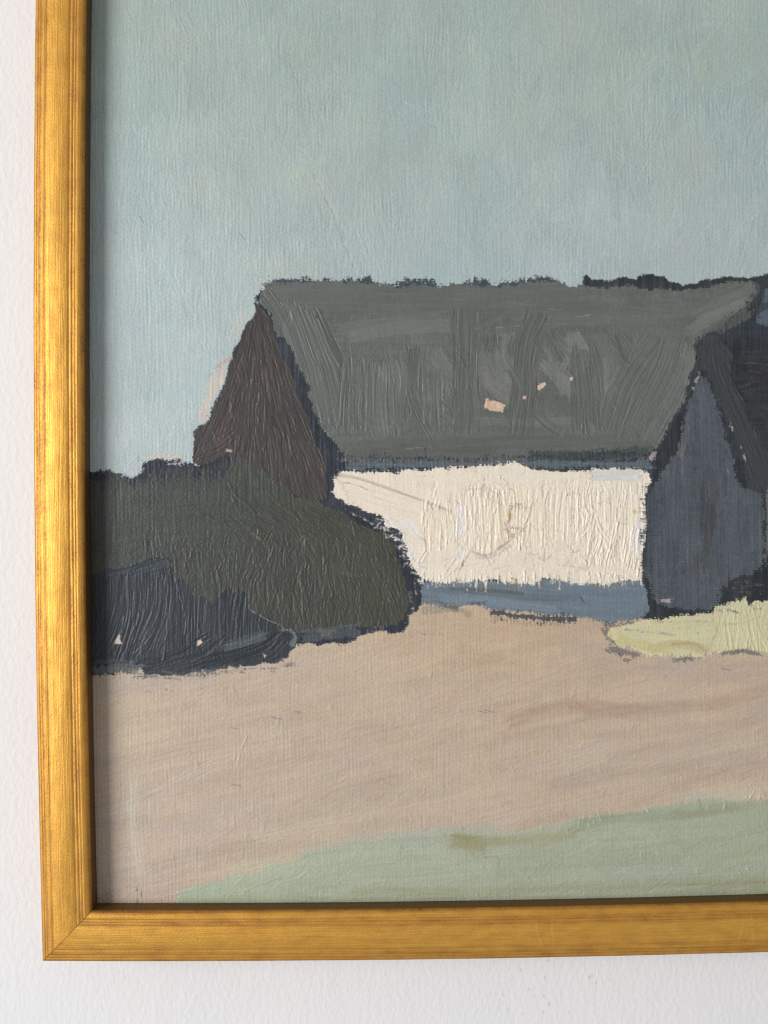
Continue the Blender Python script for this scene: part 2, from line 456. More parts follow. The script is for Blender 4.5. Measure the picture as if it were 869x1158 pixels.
# ---- sky
layer([(-20, -260), (1300, -260), (1300, 420), (-20, 560)], col(165, 176, 173), SKY, th=0.35, fill=0.3, amp=0.15, Ln=11, Wd=1.7, cv=0.012, patch=0.012, lip=0)
sl = box(-20, -260, 1300, 560)
u, v = U[sl], Vv[sl]
COL[sl] += (ss(-0.1, 0.8, fbm(u / 62 + v / 200, v / 48, 4, 55)) - 0.3)[..., None] * col(4, 4, 3)
g = ss(0, 420, v)[..., None]
COL[sl] += (1 - g) * col(-6, -2, -4) + g * col(4, 6, 9)
COL[sl] += (ss(0.0, 0.9, fbm(u / 90, v / 110, 3, 61)))[..., None] * col(-4, -1, 0) + (ss(0.1, 0.9, fbm(u / 70, v / 60, 3, 65)))[..., None] * col(3, 1, -1)
COL[sl] += (ss(430, 250, u + 0.5 * (500 - v)))[..., None] * col(4, 5, 5)
scatter(520, (100, -20, 900, 330), 90, 10, (20, 70), (9, 22), [SKY], dc=0.006, alpha=0.45, amp=0.17, lam=1.7, lip=0.03, fill=0.3, th=0.05, cv=0.006)
scatter(120, (100, 300, 300, 540), 90, 12, (22, 60), (8, 20), [SKY], dc=0.007, alpha=0.5, amp=0.16, lam=2.0, lip=0.04, fill=0.3, th=0.04, cv=0.006)
scatter(60, (560, 0, 900, 330), 115, 16, (30, 80), (10, 22), [SKY], dc=0.008, alpha=0.4, amp=0.18, lam=1.9, lip=0.05, fill=0.4, th=0.05, cv=0.006)
scatter(420, (100, 0, 900, 320), 90, 22, (5, 14), (2, 5), [SKY], dc=0.012, alpha=0.3, amp=0.14, lam=1.6, lip=0.12, fill=0.2, th=0.1, cv=0.006)
# warm ground showing through thin places
for (x, y, rx, ry, dcol, am) in ((342, 205, 16, 12, col(20, 14, -18), 1.0), (396, 148, 22, 22, col(16, 4, -4), 0.8), (240, 220, 40, 26, col(14, 8, -8), .7), (330, 300, 60, 16, col(16, 8, -4), .8),
                                 (410, 195, 30, 14, col(10, 3, -3), .8), (530, 205, 26, 16, col(9, 3, -2), .8), (790, 75, 22, 16, col(12, 8, -8), .9), (345, 52, 12, 18, col(12, 9, -8), .8), (785, 318, 60, 10, col(-8, 6, -6), .9),
                                 (620, 300, 80, 14, col(-2, 0, 8), .9), (815, 180, 50, 50, col(-5, 0, 7), .8), (180, 300, 60, 90, col(-1, 1, 4), .8), (215, 420, 36, 60, col(2, 3, 5), .8)):
    sl = box(x - 2 * rx, y - 2 * ry, x + 2 * rx, y + 2 * ry, 4); u, v = U[sl], Vv[sl]
    f = np.exp(-(((u - x) / rx) ** 2 + ((v - y) / ry) ** 2)) * (0.6 + 0.7 * fbm(u / 9, v / 12, 3, 71)) * am * (ID[sl] == SKY) * 0.5
    COL[sl] += np.clip(f, 0, 1)[..., None] * dcol
sk = (ID == SKY)
H = np.where(sk, H * (0.72 + 0.30 * fbm(U / 45, Vv / 60, 3, 91)).clip(0.35, 1.1) * 0.82 + 0.09 * sk * WEAVE, H).astype(np.float32)
stroke([(345, 150), (358, 195), (368, 222), (380, 246)], 12, col(186, 189, 180), .3, amp=.05, lip=0, fill=.1, th=.02, dry=2.5, soft=4.5, only=[SKY])
# a fine old crease and a few pits
for pts in ([(366, 222), (374, 236), (382, 258), (389, 276), (398, 300)], [(347, 180), (356, 200), (366, 222)]):
    stroke(pts, 2.0, col(140, 146, 138), 0.45, amp=0.0, lip=0.5, fill=0, th=-0.35, dry=0.6, only=[SKY])
for (x, y) in ((274, 266), (160, 247), (152, 150), (105, 256)):
    stroke([(x, y), (x + 1, y + 1.5)], 1.4, col(112, 118, 116), 0.6, amp=0, lip=0.1, fill=0, th=-0.3, only=[SKY])

# ---- field
layer([(-20, 545), (370, 560), (480, 640), (1300, 640), (1300, 1010), (-20, 1090)], col(187, 170, 151), FIELD, th=0.15, fill=0.25, amp=0.1, ang=-12, Ln=60, Wd=3.2, cv=0.010, patch=0.010, lip=0, tint=col(2, 0, -2))
sl = box(-20, 690, 1300, 1090); u, v = U[sl], Vv[sl]
f = (ID[sl] == FIELD).astype(np.float32)[..., None]
COL[sl] += f * (ss(820, 1000, v) * ss(420, 120, u))[..., None] * col(0, 1, 5)
COL[sl] += f * (ss(900, 720, v + 0.15 * u - 60) * ss(300, 560, u))[..., None] * col(0, -4, -9)
COL[sl] += f * ss(0.05, 0.8, along(u, v, -14, 90, 14, 77, 3, 4))[..., None] * col(-6, -5, -4)
COL[sl] += f * ss(0.05, 0.8, along(u, v, -16, 70, 9, 87, 3, 4))[..., None] * col(3, 2, 0)
for k in range(64):
    x, y = R.uniform(90, 880), R.uniform(750, 960)
    l = R.uniform(40, 150); a = math.radians(R.normal(-17, 8))
    p = [(x, y), (x + l * .5 * math.cos(a), y + l * .5 * math.sin(a) - R.uniform(-4, 6)), (x + l * math.cos(a), y + l * math.sin(a))]
    cc = [col(193, 178, 160), col(174, 158, 143), col(191, 172, 150), col(179, 160, 140), col(187, 172, 161)][R.integers(5)]
    stroke(p, R.uniform(5, 18), cc, R.uniform(0.3, 0.5), amp=0.20, lam=1.9, lip=0.06, fill=0.45, th=0.03, dry=1.2, soft=4, only=[FIELD])
for pts, wd, cc, al in (([(575, 818), (610, 806), (650, 798), (680, 800), (730, 808)], 16, col(166, 142, 122), .6), ([(660, 808), (740, 800), (800, 798), (869, 780)], 14, col(166, 144, 126), .55),
                        ([(600, 806), (640, 797), (668, 801)], 9, col(166, 142, 120), .5), ([(690, 856), (780, 838), (880, 806)], 12, col(171, 153, 139), .45), ([(560, 832), (700, 830), (850, 815)], 9, col(168, 146, 128), .35),
                        ([(110, 780), (160, 772), (240, 758)], 20, col(168, 155, 146), .5), ([(400, 800), (440, 770), (500, 750)], 16, col(190, 170, 144), .45),
                        ([(250, 905), (330, 880), (420, 850)], 14, col(184, 165, 152), .4), ([(150, 880), (150, 930), (160, 990)], 14, col(186, 178, 160), .55), ([(230, 960), (280, 930), (330, 905)], 12, col(183, 164, 153), .4),
                        ([(180, 940), (230, 925), (300, 910)], 12, col(180, 166, 160), .4), ([(620, 890), (740, 872), (860, 858)], 14, col(166, 150, 138), .4), ([(760, 890), (820, 872), (869, 862)], 10, col(165, 146, 131), .4),
                        ([(300, 770), (390, 755), (470, 715)], 14, col(182, 162, 142), .4), ([(800, 902), (840, 895), (880, 893)], 20, col(190, 176, 156), .5),
                        ([(480, 705), (560, 712), (640, 716)], 26, col(178, 156, 134), .45), ([(640, 730), (720, 752), (860, 762)], 26, col(172, 156, 144), .5), ([(520, 730), (545, 745), (570, 740)], 16, col(170, 146, 120), .35)):
    stroke(pts, wd, cc + col(5, 5, 4), min(al * 1.25, .8), amp=0.16, lam=1.9, lip=0.06, fill=0.3, th=0.04, dry=1.4, soft=3.5, only=[FIELD])
for pts in ([(200, 826), (245, 818), (292, 806)], [(160, 842), (230, 830), (300, 812)], [(520, 802), (590, 778), (640, 752)], [(400, 795), (450, 776), (520, 752)], [(640, 802), (720, 800), (800, 796)], [(700, 758), (745, 756), (770, 757)], [(590, 842), (690, 838), (740, 832)],
            [(280, 868), (320, 850), (400, 832)], [(230, 985), (280, 980), (330, 978)]):
    stroke(pts, 1.8, col(168, 152, 140), 0.3, amp=0.0, lip=0.3, fill=0, th=-0.15, dry=0.8, only=[FIELD])
scatter(260, (110, 760, 869, 985), 75, 40, (3, 9), (2, 4), [FIELD], dc=0.010, alpha=0.3, amp=0.12, lam=1.6, lip=0.18, fill=0.2, th=0.1, cv=0.006)
stroke([(277, 838), (272, 850), (269, 862)], 2.6, col(190, 175, 157), 0.4, amp=0.1, lip=0.4, fill=0.2, th=0.15, only=[FIELD])
for (x, y, c_) in ((188, 780, col(88, 80, 74)), (163, 781, col(120, 110, 100)), (310, 811, col(110, 116, 126)), (332, 806, col(110, 116, 126)), (337, 805, col(110, 116, 126)), (262, 823, col(120, 105, 92)), (263, 887, col(140, 120, 105)), (262, 823, col(96, 88, 80)),
                   (494, 717, col(130, 128, 130)), (475, 716, col(134, 132, 132)), (485, 717, col(134, 132, 132)), (543, 805, col(120, 115, 112)), (551, 804, col(120, 115, 112)), (819, 757, col(120, 110, 104))):
    stroke([(x, y), (x + 1.4, y + 0.3)], 1.3, c_, 0.7, amp=0, lip=0.1, fill=0, th=0.1, only=[FIELD])
stroke([(138, 900), (134, 918)], 2.0, col(140, 126, 118), 0.7, amp=0, lip=0.5, fill=0, th=-0.3)
for x in (155, 160): stroke([(x, 1006), (x + 1, 1020)], 1.3, col(110, 90, 76), 0.8, amp=0, lip=0.3, fill=0, th=-0.3)

# ---- grass strip along the bottom
layer([(190, 1034), (199, 1010), (215, 1004), (250, 993), (285, 987), (305, 979), (330, 972), (345, 962), (380, 956), (410, 950), (450, 946), (500, 942), (525, 938), (560, 940), (610, 938), (650, 926), (680, 921), (730, 915), (780, 905), (810, 903), (845, 907), (880, 904), (1300, 880), (1300, 1090), (190, 1090)],
      col(165, 171, 151), GRASS, rag=1.6, tooth=2.4, soft=3.2, th=0.12, fill=0.3, amp=0.08, ang=-4, Ln=70, Wd=4, cv=0.014, patch=0.014, lip=0.15)
sl = box(190, 890, 900, 1060); u, v = U[sl], Vv[sl]; f = (ID[sl] == GRASS).astype(np.float32)[..., None]
COL[sl] += f * ss(520, 250, u)[..., None] * col(4, 7, 5) + f * ss(600, 869, u)[..., None] * col(-5, -4, -8)
for pts, wd, cc, al, ly in (([(204, 1012), (300, 988), (380, 968), (470, 955)], 10, col(168, 179, 162), .5, .25), ([(260, 985), (300, 976), (330, 972)], 10, col(190, 184, 152), .55, .3), ([(300, 1000), (450, 985), (620, 975)], 22, col(163, 171, 152), .5, .1),
                         ([(516, 948), (560, 952), (620, 949), (655, 940)], 13, col(152, 150, 118), .7, .2), ([(512, 950), (530, 953), (548, 954)], 19, col(146, 141, 104), .75, .1), ([(600, 951), (640, 942), (664, 929)], 6, col(158, 160, 132), .6, .3),
                         ([(655, 932), (700, 926), (760, 922), (830, 913)], 12, col(143, 150, 124), .7, .3), ([(770, 922), (800, 920), (835, 914)], 6, col(146, 148, 116), .6, .3),
                         ([(400, 1007), (560, 1007), (700, 1002), (869, 998)], 7, col(152, 152, 118), .5, .25), ([(200, 1018), (350, 1016), (520, 1012)], 6, col(156, 160, 134), .45, .2),
                         ([(560, 980), (680, 972), (800, 960), (890, 950)], 26, col(154, 161, 142), .5, .15), ([(700, 992), (800, 985), (890, 975)], 14, col(160, 170, 156), .5, .3), ([(660, 985), (730, 985), (790, 982)], 12, col(164, 172, 158), .5, .35),
                         ([(700, 940), (780, 934), (869, 925)], 14, col(158, 165, 146), .5, .2), ([(775, 903), (800, 900), (835, 899)], 10, col(176, 184, 166), .45, .3), ([(470, 941), (520, 938), (560, 936)], 8, col(160, 170, 160), .5, .2),
                         ([(350, 958), (420, 947), (500, 941)], 8, col(166, 176, 162), .5, .2)):
    stroke(pts, wd, cc, al, amp=0.12, lam=2.0, lip=ly * .6, fill=0.25, th=0.05, dry=1.8, soft=2.6)
for (x, y) in ((656, 928), (661, 926), (666, 929), (672, 925), (678, 923), (730, 915), (690, 917), (745, 966), (760, 985), (788, 985), (835, 985), (845, 980), (725, 966), (800, 912), (820, 910), (845, 903), (852, 898), (860, 900), (849, 890)):
    stroke([(x, y - 2), (x + R.normal(0, 2), y + 3)], 1.8, col(184, 190, 174), 0.5, amp=0.1, lip=0.35, fill=0.2, th=0.25, dry=.8)
for pts in ([(546, 962), (549, 970), (563, 970), (564, 984)], [(870, 997), (800, 1000), (745, 1001)], [(795, 917), (793, 911)]):
    stroke(pts, 1.6, col(122, 124, 98), 0.55, amp=0, lip=0.35, fill=0, th=-0.2, dry=0.4)
scatter(150, (210, 930, 869, 1015), 0, 25, (14, 50), (3, 9), [GRASS], dc=0.012, alpha=0.4, amp=0.12, lam=2, lip=0.15, fill=0.2, th=0.04, cv=0.006)

layer([(300, 326), (660, 328), (862, 322), (1300, 322), (1300, 672), (869, 682), (735, 700), (640, 690), (482, 680), (440, 712), (340, 724), (100, 755), (100, 545), (225, 532), (222, 495), (250, 455), (291, 350)], col(58, 63, 68), DARK, rag=1.0, tooth=1.0, th=0.05, fill=0.1, cv=.02)
# ---- dark first lay-in that stays visible as outlines
layer([(296, 321), (303, 316), (330, 315.5), (352, 316), (404, 316), (420, 314), (436, 321), (450, 318), (476, 314), (500, 322), (552, 314), (558, 320), (621, 312), (634, 318), (640, 322), (640, 334), (296, 338)], NAVY, DARK, rag=1.8, tooth=3.0, soft=1.4, th=0.05, fill=0.1, alpha=.85)
layer([(659, 323), (659.5, 313), (664, 310.5), (668, 316), (690, 316.5), (705, 313), (719, 316), (722, 311), (735, 310.5), (752, 313), (757, 318), (767, 320), (775, 323), (783, 319), (788, 320), (793, 316), (806, 315), (825, 313), (845, 313), (860, 312), (866, 311), (900, 308), (1300, 300), (1300, 345), (800, 345), (659, 336)], col(50, 55, 60), DARK, rag=0.7, tooth=0.9, th=0.2, fill=0.35, lip=.35)
layer([(288, 332), (300, 322), (316, 350), (330, 385), (345, 420), (352, 445), (358, 465), (372, 488), (384, 503), (392, 520), (735, 505), (742, 512), (738, 531), (660, 531), (600, 529), (540, 527), (500, 530), (420, 534), (386, 533), (378, 545), (380, 560), (366, 568), (310, 450)], NAVY, DARK, rag=1.0, tooth=2.2, th=0.1, fill=0.15)
layer([(90, 534), (112, 531), (122, 530), (131, 535), (140, 537.5), (156, 537), (160, 526), (163, 520), (180, 518.5), (196, 520), (218, 522), (224, 525), (242, 521), (257, 511), (263, 508), (270, 516), (300, 530), (372, 566), (386, 571), (402, 578), (420, 584.5), (430, 592), (446, 596), (452, 606), (457, 622), (461, 636), (468, 646), (477, 658), (479, 678), (474, 693), (464, 694), (462, 704), (456, 713), (442, 719), (438, 718), (434, 710), (412, 716), (400, 724), (388, 728), (340, 729), (90, 768)],
      col(46, 51, 60), DARK, rag=1.3, tooth=1.8, th=0.1, fill=0.2)
layer([(786, 394), (790, 385), (800, 375), (790, 372), (838, 356), (864, 336), (869, 322), (1300, 318), (1300, 680), (869, 682), (858, 684), (842, 690), (806, 695), (765, 700), (735, 706), (727, 690), (727, 655), (733, 560), (738, 540), (740, 517), (750, 496), (771, 461), (780, 432)], col(46, 51, 57), DARK, rag=1.0, tooth=1.8, th=0.1, fill=0.1)
# thin scumbled patches of that lay-in
for pts, wd, al in (([(800, 385), (830, 372), (869, 372)], 20, .6), ([(742, 512), (700, 514), (640, 516)], 12, .7)):
    stroke(pts, wd, col(48, 55, 64), al, amp=0.05, lip=0, fill=0, th=0, dry=2.5)

# pale ground and sky dabs beside the gable
layer([(222, 478), (231, 452), (238, 424), (242, 415), (256, 402), (262, 398), (258, 412), (253, 434), (244, 452), (233, 480)], col(206, 182, 166), SKY, rag=2.0, tooth=2.6, soft=2.2, th=0.03, fill=0, lip=0.05, alpha=.6)
stroke([(262, 385), (270, 368), (276, 355)], 7, col(194, 188, 178), .4, amp=.05, lip=.1, fill=0, th=.03, dry=2.2, only=[SKY])
stroke([(268, 392), (259, 405), (244, 416)], 5, col(168, 160, 154), .6, amp=.05, lip=.1, fill=0, th=.03, dry=2.2, only=[SKY])
stroke([(140, 538), (150, 530), (158, 524)], 16, col(176, 184, 192), .8, amp=.15, lip=.3, fill=.1, th=.25, dry=2.2, pid=SKY, only=[SKY, DARK])
stroke([(162, 517), (185, 515), (200, 518)], 3, col(206, 182, 162), .8, amp=.05, lip=.1, fill=0, th=.1, dry=1.5)
stroke([(190, 524), (206, 524)], 3, col(190, 200, 204), .8, amp=.05, lip=.1, fill=0, th=.15, dry=1.8)
for x, y in ((306, 321), (314, 323), (300, 319)): stroke([(x, y), (x + 4, y + 1)], 3, col(180, 186, 182), .8, amp=.1, lip=.3, fill=0, th=.25, dry=1.5)

# ---- roof
layer([(298, 323), (305, 319), (335, 318), (352, 317), (380, 316.5), (402, 318), (436, 321), (452, 324), (470, 321), (496, 325), (513, 320), (538, 321.5), (564, 323), (584, 320), (606, 319), (630, 319), (652, 322), (672, 324), (690, 327), (712, 322), (728, 326), (748, 326), (766, 328), (782, 327), (800, 325), (815, 320), (832, 317.5), (850, 316), (862, 322), (862, 332), (852, 344), (838, 357), (815, 371), (792, 382), (785, 391), (788, 401), (783, 420), (776, 437), (773, 458), (763, 472), (751, 492), (742, 508), (734, 514), (690, 512), (650, 512), (600, 516), (560, 518), (520, 519), (470, 518), (420, 518), (391, 519), (384, 508), (374, 494), (365, 486), (358, 470), (350, 456), (346, 448), (349, 440), (342, 424), (334, 408), (329, 392), (322, 384), (313, 380), (307, 358), (299, 350), (292, 340)],
      col(96, 100, 97), ROOF, rag=0.9, tooth=1.7, th=0.35, fill=0.4, amp=0.10, ang=0, Ln=40, Wd=3, cv=0.014, patch=0.016, lip=0.3, tint=col(4, 3, 1), wc=.018)
RK = dict(fill=0.75, th=0.12, dry=0.25)
def roofs(pts, wd, d=0, amp=0.34, lam=2.3, lip=0.5, al=0.6, w=0, **kw):
    d = d * 2.5; amp = amp * .85; lip = lip * .5; wd = wd * 1.12; cvr = 0.02; lam = lam * .7
    stroke(pts, wd, col(96 + d + w * .6, 100 + d, 97 + d - w * .6), al, amp=amp, lam=lam, lip=lip, only=[ROOF], cv=0.022, **{**RK, **kw})
# broad horizontals at the ridge and eaves
for y in (326, 336, 346): roofs([(310, y), (420, y + 1), (560, y + 3), (660, y + 2)], 12, 0, .1, 3, .15, .5)
roofs([(395, 381), (440, 372), (500, 368), (512, 370)], 13, 8, .22, 2, .3, .5, 4); roofs([(380, 372), (430, 366), (500, 358)], 12, 5, .2, 2, .2, .45, 3)
roofs([(585, 366), (660, 360), (760, 352), (850, 335)], 14, 3, .2, 2.2, .25, .4, 2); roofs([(575, 350), (640, 352), (720, 352)], 10, 0, .18, 2, .3, .5)
roofs([(790, 360), (815, 345), (850, 328)], 16, 4, .25, 2.2, .3, .5, 2); roofs([(780, 375), (805, 358), (848, 342)], 12, 10, .1, 2.2, .15, .45, 5, dry=1.5)
for y in (478, 486, 494): roofs([(535, y - 2), (590, y), (650, y - 2)], 8, 7 if y == 478 else 0, .18, 1.8, .25, .5, 3, dry=.8)
roofs([(400, 506), (500, 503), (620, 500), (740, 498)], 14, -2, .1, 3, .15, .5); roofs([(480, 492), (510, 490), (556, 490)], 7, 2, .2, 2, .4, .5)
roofs([(402, 512), (500, 512), (560, 510)], 10, -4, .06, 3, .1, .5)
# diagonal passage on the left
for k in range(13):
    x = 318 + k * 6.2; y0 = 342 + k * 1.4
    if k < 9: roofs([(x - 8, y0), (x + 10 + k, y0 + 60), (x + 26 + k * 1.2, y0 + 128)], 11, R.normal(1, 3), .34, 2.2, .35)
roofs([(358, 362), (372, 396), (388, 424)], 6, 4, .2, 2, .8); roofs([(300, 330), (318, 355), (322, 365)], 14, -2, .35, 2.4, .4); roofs([(318, 345), (330, 350), (326, 366)], 9, 2, .35, 2.2, .5)
# thin passages left open between the strokes
for pts, wd, d in (([(440, 415), (455, 432), (505, 450)], 26, 9), ([(490, 400), (505, 430), (515, 445)], 22, 7), ([(548, 395), (560, 430), (590, 450)], 26, 9), ([(640, 380), (652, 400), (648, 420)], 26, 12), ([(617, 410), (632, 425), (645, 445)], 16, 12), ([(690, 410), (682, 435), (688, 450)], 22, 11), ([(674, 378), (690, 400), (692, 412)], 16, 4), ([(575, 380), (573, 400), (578, 415)], 12, 9), ([(445, 420), (449, 436), (452, 448)], 9, 12)):
    roofs(pts, wd, d, .1, 2, .1, .8, 4, fill=.1, dry=1.6, th=0, soft=1.6)
# upright comb-like strokes
ups = [(392, 412, 388, 484, 14), (403, 408, 402, 486, 15), (417, 410, 416, 488, 14), (430, 412, 432, 488, 13), (444, 414, 446, 492, 13), (458, 394, 458, 470, 15), (470, 392, 470, 470, 14), (482, 398, 480, 478, 12), (494, 420, 496, 490, 14), (440, 400, 452, 478, 8),
       (466, 440, 488, 492, 12), (508, 440, 520, 486, 14), (556, 380, 554, 398, 14), (584, 382, 582, 402, 12), (610, 470, 632, 488, 10), (655, 470, 668, 492, 12), (676, 470, 686, 490, 9), (700, 380, 712, 396, 18), (725, 378, 728, 398, 18), (626, 378, 640, 400, 14)]
for x0, y0, x1, y1, wd in ups: roofs([(x0, y0), ((x0 + x1) / 2 + R.normal(0, 1.5), (y0 + y1) / 2), (x1, y1)], wd, R.normal(0, 2), .36, 2.1, .55)
roofs([(390, 416), (388, 440), (384, 480)], 3, 4, .1, 2, .9); roofs([(417, 420), (417, 460), (416, 486)], 3, 2, .1, 2, .8); roofs([(479, 402), (480, 440), (481, 478)], 3, 2, .1, 2, .9)
roofs([(480, 404), (496, 420), (512, 432)], 4, 2, .1, 2, .8); roofs([(504, 452), (522, 468), (540, 480)], 10, 0, .3, 2, .5); roofs([(500, 470), (520, 482), (542, 484)], 8, 3, .3, 2, .4)
roofs([(527, 354), (527, 400), (526, 452)], 29, -1, .40, 2.3, 1.0, .7); roofs([(528, 440), (530, 465), (528, 486)], 27, -1, .34, 2.3, .5, .6)
roofs([(610, 356), (598, 385), (594, 420), (592, 462)], 28, -2, .42, 2.4, .7, .7); roofs([(594, 440), (590, 470), (588, 488)], 30, -2, .34, 2.3, .4, .6)
roofs([(663, 394), (668, 430), (672, 482)], 26, -1, .40, 2.2, .8, .7); roofs([(650, 400), (652, 440), (652, 486)], 12, -1, .36, 2.1, .6, .6); roofs([(668, 380), (680, 410), (684, 470)], 5, 1, .1, 2, .8, .5)
roofs([(745, 378), (728, 402), (704, 440), (690, 486)], 26, 1, .36, 2.3, .7, .7); roofs([(764, 384), (752, 420), (728, 465), (716, 496)], 30, 2, .36, 2.4, .8, .7); roofs([(782, 392), (774, 430), (750, 480), (738, 500)], 18, 4, .34, 2.3, .6, .6)
roofs([(700, 372), (740, 372), (776, 380)], 14, 2, .24, 2.2, .3, .5); roofs([(697, 380), (704, 400), (712, 410)], 4, -6, .1, 2, .5, .6); roofs([(776, 400), (782, 412), (776, 436)], 10, 8, .2, 2, .3, .4, 4)
roofs([(560, 400), (575, 415), (586, 432)], 4, 6, .1, 2, .9, .5); roofs([(616, 396), (632, 412), (646, 426)], 4, 6, .1, 2, .9, .5); roofs([(540, 372), (552, 366), (566, 358)], 5, 3, .1, 2, .5, .5)
for pts in ([(625, 349.5), (634, 350)], [(652, 358), (668, 356.5)], [(624, 366), (641, 366)], [(590, 344), (606, 345)], [(466, 507), (485, 506)], [(560, 371), (588, 369)]): stroke(pts, 1.5, col(150, 148, 136), .5, amp=0, lip=.5, fill=0, th=.35, only=[ROOF])  # pale dashes paint in glints on the roof's ridges
stroke([(330, 352), (331, 360)], 2.4, col(150, 150, 142), .4, amp=0, lip=.8, fill=0, th=.5)
scatter(90, (390, 380, 770, 492), 80, 30, (5, 14), (2, 5), [ROOF], dc=0.014, alpha=0.4, amp=0.2, lam=1.4, lip=0.2, fill=0.3, th=0.06, cv=0.006)
# eaves: dark thirsty strokes dragged down over the weave
for k in range(70):
    x = 394 + k * 4.95; 
    if R.random() < 0.75: stroke([(x, 517 + R.normal(0, 1.5) - (x > 640) * 2), (x + R.normal(0, .6), 525 + R.normal(0, 2))], R.uniform(2, 4.5), NAVY + R.normal(0, .02), .8, amp=.05, lip=.1, fill=0, th=.04, dry=1.4)
stroke([(392, 525), (480, 525.5), (590, 524), (735, 525)], 10, col(100, 112, 120), .8, amp=.05, lip=.1, fill=0, th=0, dry=3.5)
stroke([(392, 518), (480, 519), (590, 518), (735, 515)], 8, col(88, 92, 90), .8, amp=.05, lip=.1, fill=0, th=0, dry=5)
stroke([(600, 515), (660, 515), (735, 510)], 10, col(54, 60, 64), .6, amp=.05, lip=.0, fill=0, th=0, dry=3.0)
# patch of blue at the far right of the roof
layer([(864, 326), (900, 318), (900, 366), (866, 369), (856, 366), (855, 356), (860, 344)], col(84, 96, 108), DARK, rag=.8, tooth=1.2, th=.15, fill=.3)

# ---- brown gable
layer([(288, 334), (291, 342), (300, 352), (307, 360), (310, 374), (314, 392), (320, 406), (328, 414), (333, 430), (339, 450), (345, 465), (352, 485), (360, 503), (367, 515), (370, 535), (371, 552), (369, 563), (358, 568), (338, 562), (310, 548), (290, 532), (266, 528), (258, 512), (240, 521), (222, 526), (218, 523), (218.5, 487), (226, 481), (234, 479), (241, 462), (248, 446), (255, 432), (259, 412), (263, 400), (271, 383), (279, 366), (287, 358)],
      col(67, 63, 63), GABLE, rag=0.7, tooth=0.9, th=0.3, fill=0.6, amp=0.12, ang=78, Ln=30, Wd=2.2, cv=0.02, patch=0.014, lip=0.3, tint=col(3, -1, -1), wc=.01)
for k in range(420):
    x = R.uniform(222, 368); y = R.uniform(365, 555)
    cxn = 291 + (y - 345) * 0.02; sp = (x - cxn) / max(y - 340, 20)
    a = math.atan2(1.0, sp * 1.05 + R.normal(0, .06)); l = R.uniform(14, 40)
    stroke([(x, y), (x + l * .5 * math.cos(a) + R.normal(0, 1), y + l * .5 * math.sin(a)), (x + l * math.cos(a), y + l * math.sin(a))], R.uniform(3, 7),
           col(67, 63, 63) + R.normal(0, .012) + np.array([R.uniform(-.004, .007), 0, 0]), .6, amp=.22, lam=1.2, lip=.08, fill=.5, th=.05, dry=.2, only=[GABLE], cv=.02)
for pts in ([(232, 508), (250, 500), (264, 488)], [(226, 516), (246, 508), (262, 496)], [(238, 520), (252, 511), (262, 504)]): stroke(pts, 6, col(76, 70, 68), .6, amp=.35, lam=1.6, lip=.4, fill=.5, th=.05, only=[GABLE])
for x, y in ((250, 470), (260, 458), (262, 478), (248, 485), (345, 520), (300, 420), (326, 500), (362, 525), (244, 490)): stroke([(x, y), (x + 3, y + 14)], 4, col(104, 78, 68), .35, amp=.15, lip=.1, fill=.1, th=0, dry=1.2, only=[GABLE])
for k in range(40):
    x = R.uniform(240, 362); y = R.uniform(390, 545)
    if abs(x - 292) > (y - 345) * .42: continue
    sp = (x - 291) / max(y - 340, 20); l = R.uniform(6, 20)
    stroke([(x, y), (x + l * sp, y + l)], 1.2, col(104, 100, 97), .25, amp=0, lip=.3, fill=0, th=.15, only=[GABLE])  # thin light lines: raking glints put into the gable colour
stroke([(293, 434), (294, 446), (292, 456)], 1.8, col(150, 150, 146), .4, amp=0, lip=.5, fill=0, th=.5); stroke([(290, 433), (296, 434)], 1.6, col(120, 124, 122), .6, amp=0, lip=.6, fill=0, th=.4)
stroke([(257, 509), (262, 510)], 3, col(180, 166, 150), .8, amp=0, lip=.4, fill=0, th=.3)
# left edge outline
stroke([(256, 434), (248, 448), (240, 462)], 3, col(58, 64, 72), .7, amp=.1, lip=.2, fill=.1, th=.05, dry=1.2)

# ---- cream wall of the house, over its blue grey base
layer([(478, 658), (490, 653), (540, 655), (585, 655), (612, 652), (625, 651), (650, 654), (690, 655), (700, 654), (728, 653), (733, 672), (736, 690), (728, 697), (716, 703), (690, 704), (650, 698), (615, 695), (580, 692), (555, 689), (538, 684), (520, 684), (500, 688), (484, 683), (476, 684)], col(108, 121, 132), BASE, rag=0.9, tooth=1.8, th=0.2, fill=0.4, amp=0.12, ang=3, Ln=50, Wd=3, cv=0.02, patch=0.015, lip=0.2)
layer([(385, 532), (400, 533), (420, 534), (450, 533), (480, 531), (500, 528.5), (540, 527), (572, 524), (582, 521.5), (590, 524), (602, 528.5), (622, 531.5), (668, 531.5), (674, 529.5), (724, 530), (734, 533), (738, 541), (735, 549), (731, 560), (732, 580), (731, 610), (728, 640), (727, 657), (700, 659), (684, 662), (665, 659), (650, 661), (640, 658), (616, 655), (605, 662), (575, 661), (560, 656), (520, 661), (490, 658), (478, 655), (470, 646), (463, 636), (460, 621), (456, 604), (448, 597), (437, 594), (432, 584), (415, 580), (400, 572), (381, 563), (375, 557), (378, 550), (376, 542), (383, 538)],
      col(226, 215, 198), FRONT, rag=0.8, tooth=1.5, th=0.7, fill=0.7, amp=0.12, ang=90, Ln=24, Wd=2.6, cv=0.012, patch=0.012, lip=0.5, tint=col(3, 0, -3))
FK = dict(only=[FRONT], cv=.012)
for k in range(8):
    y = 538 + k * 5; e = 470 + k * 8
    stroke([(382 + k * 3, y), (440 + k * 4, y + 16 + k), (e + 40, y + 36)], 7, col(226, 214, 196), .6, amp=.22, lam=1.9, lip=.3, fill=.6, th=.05, **FK)
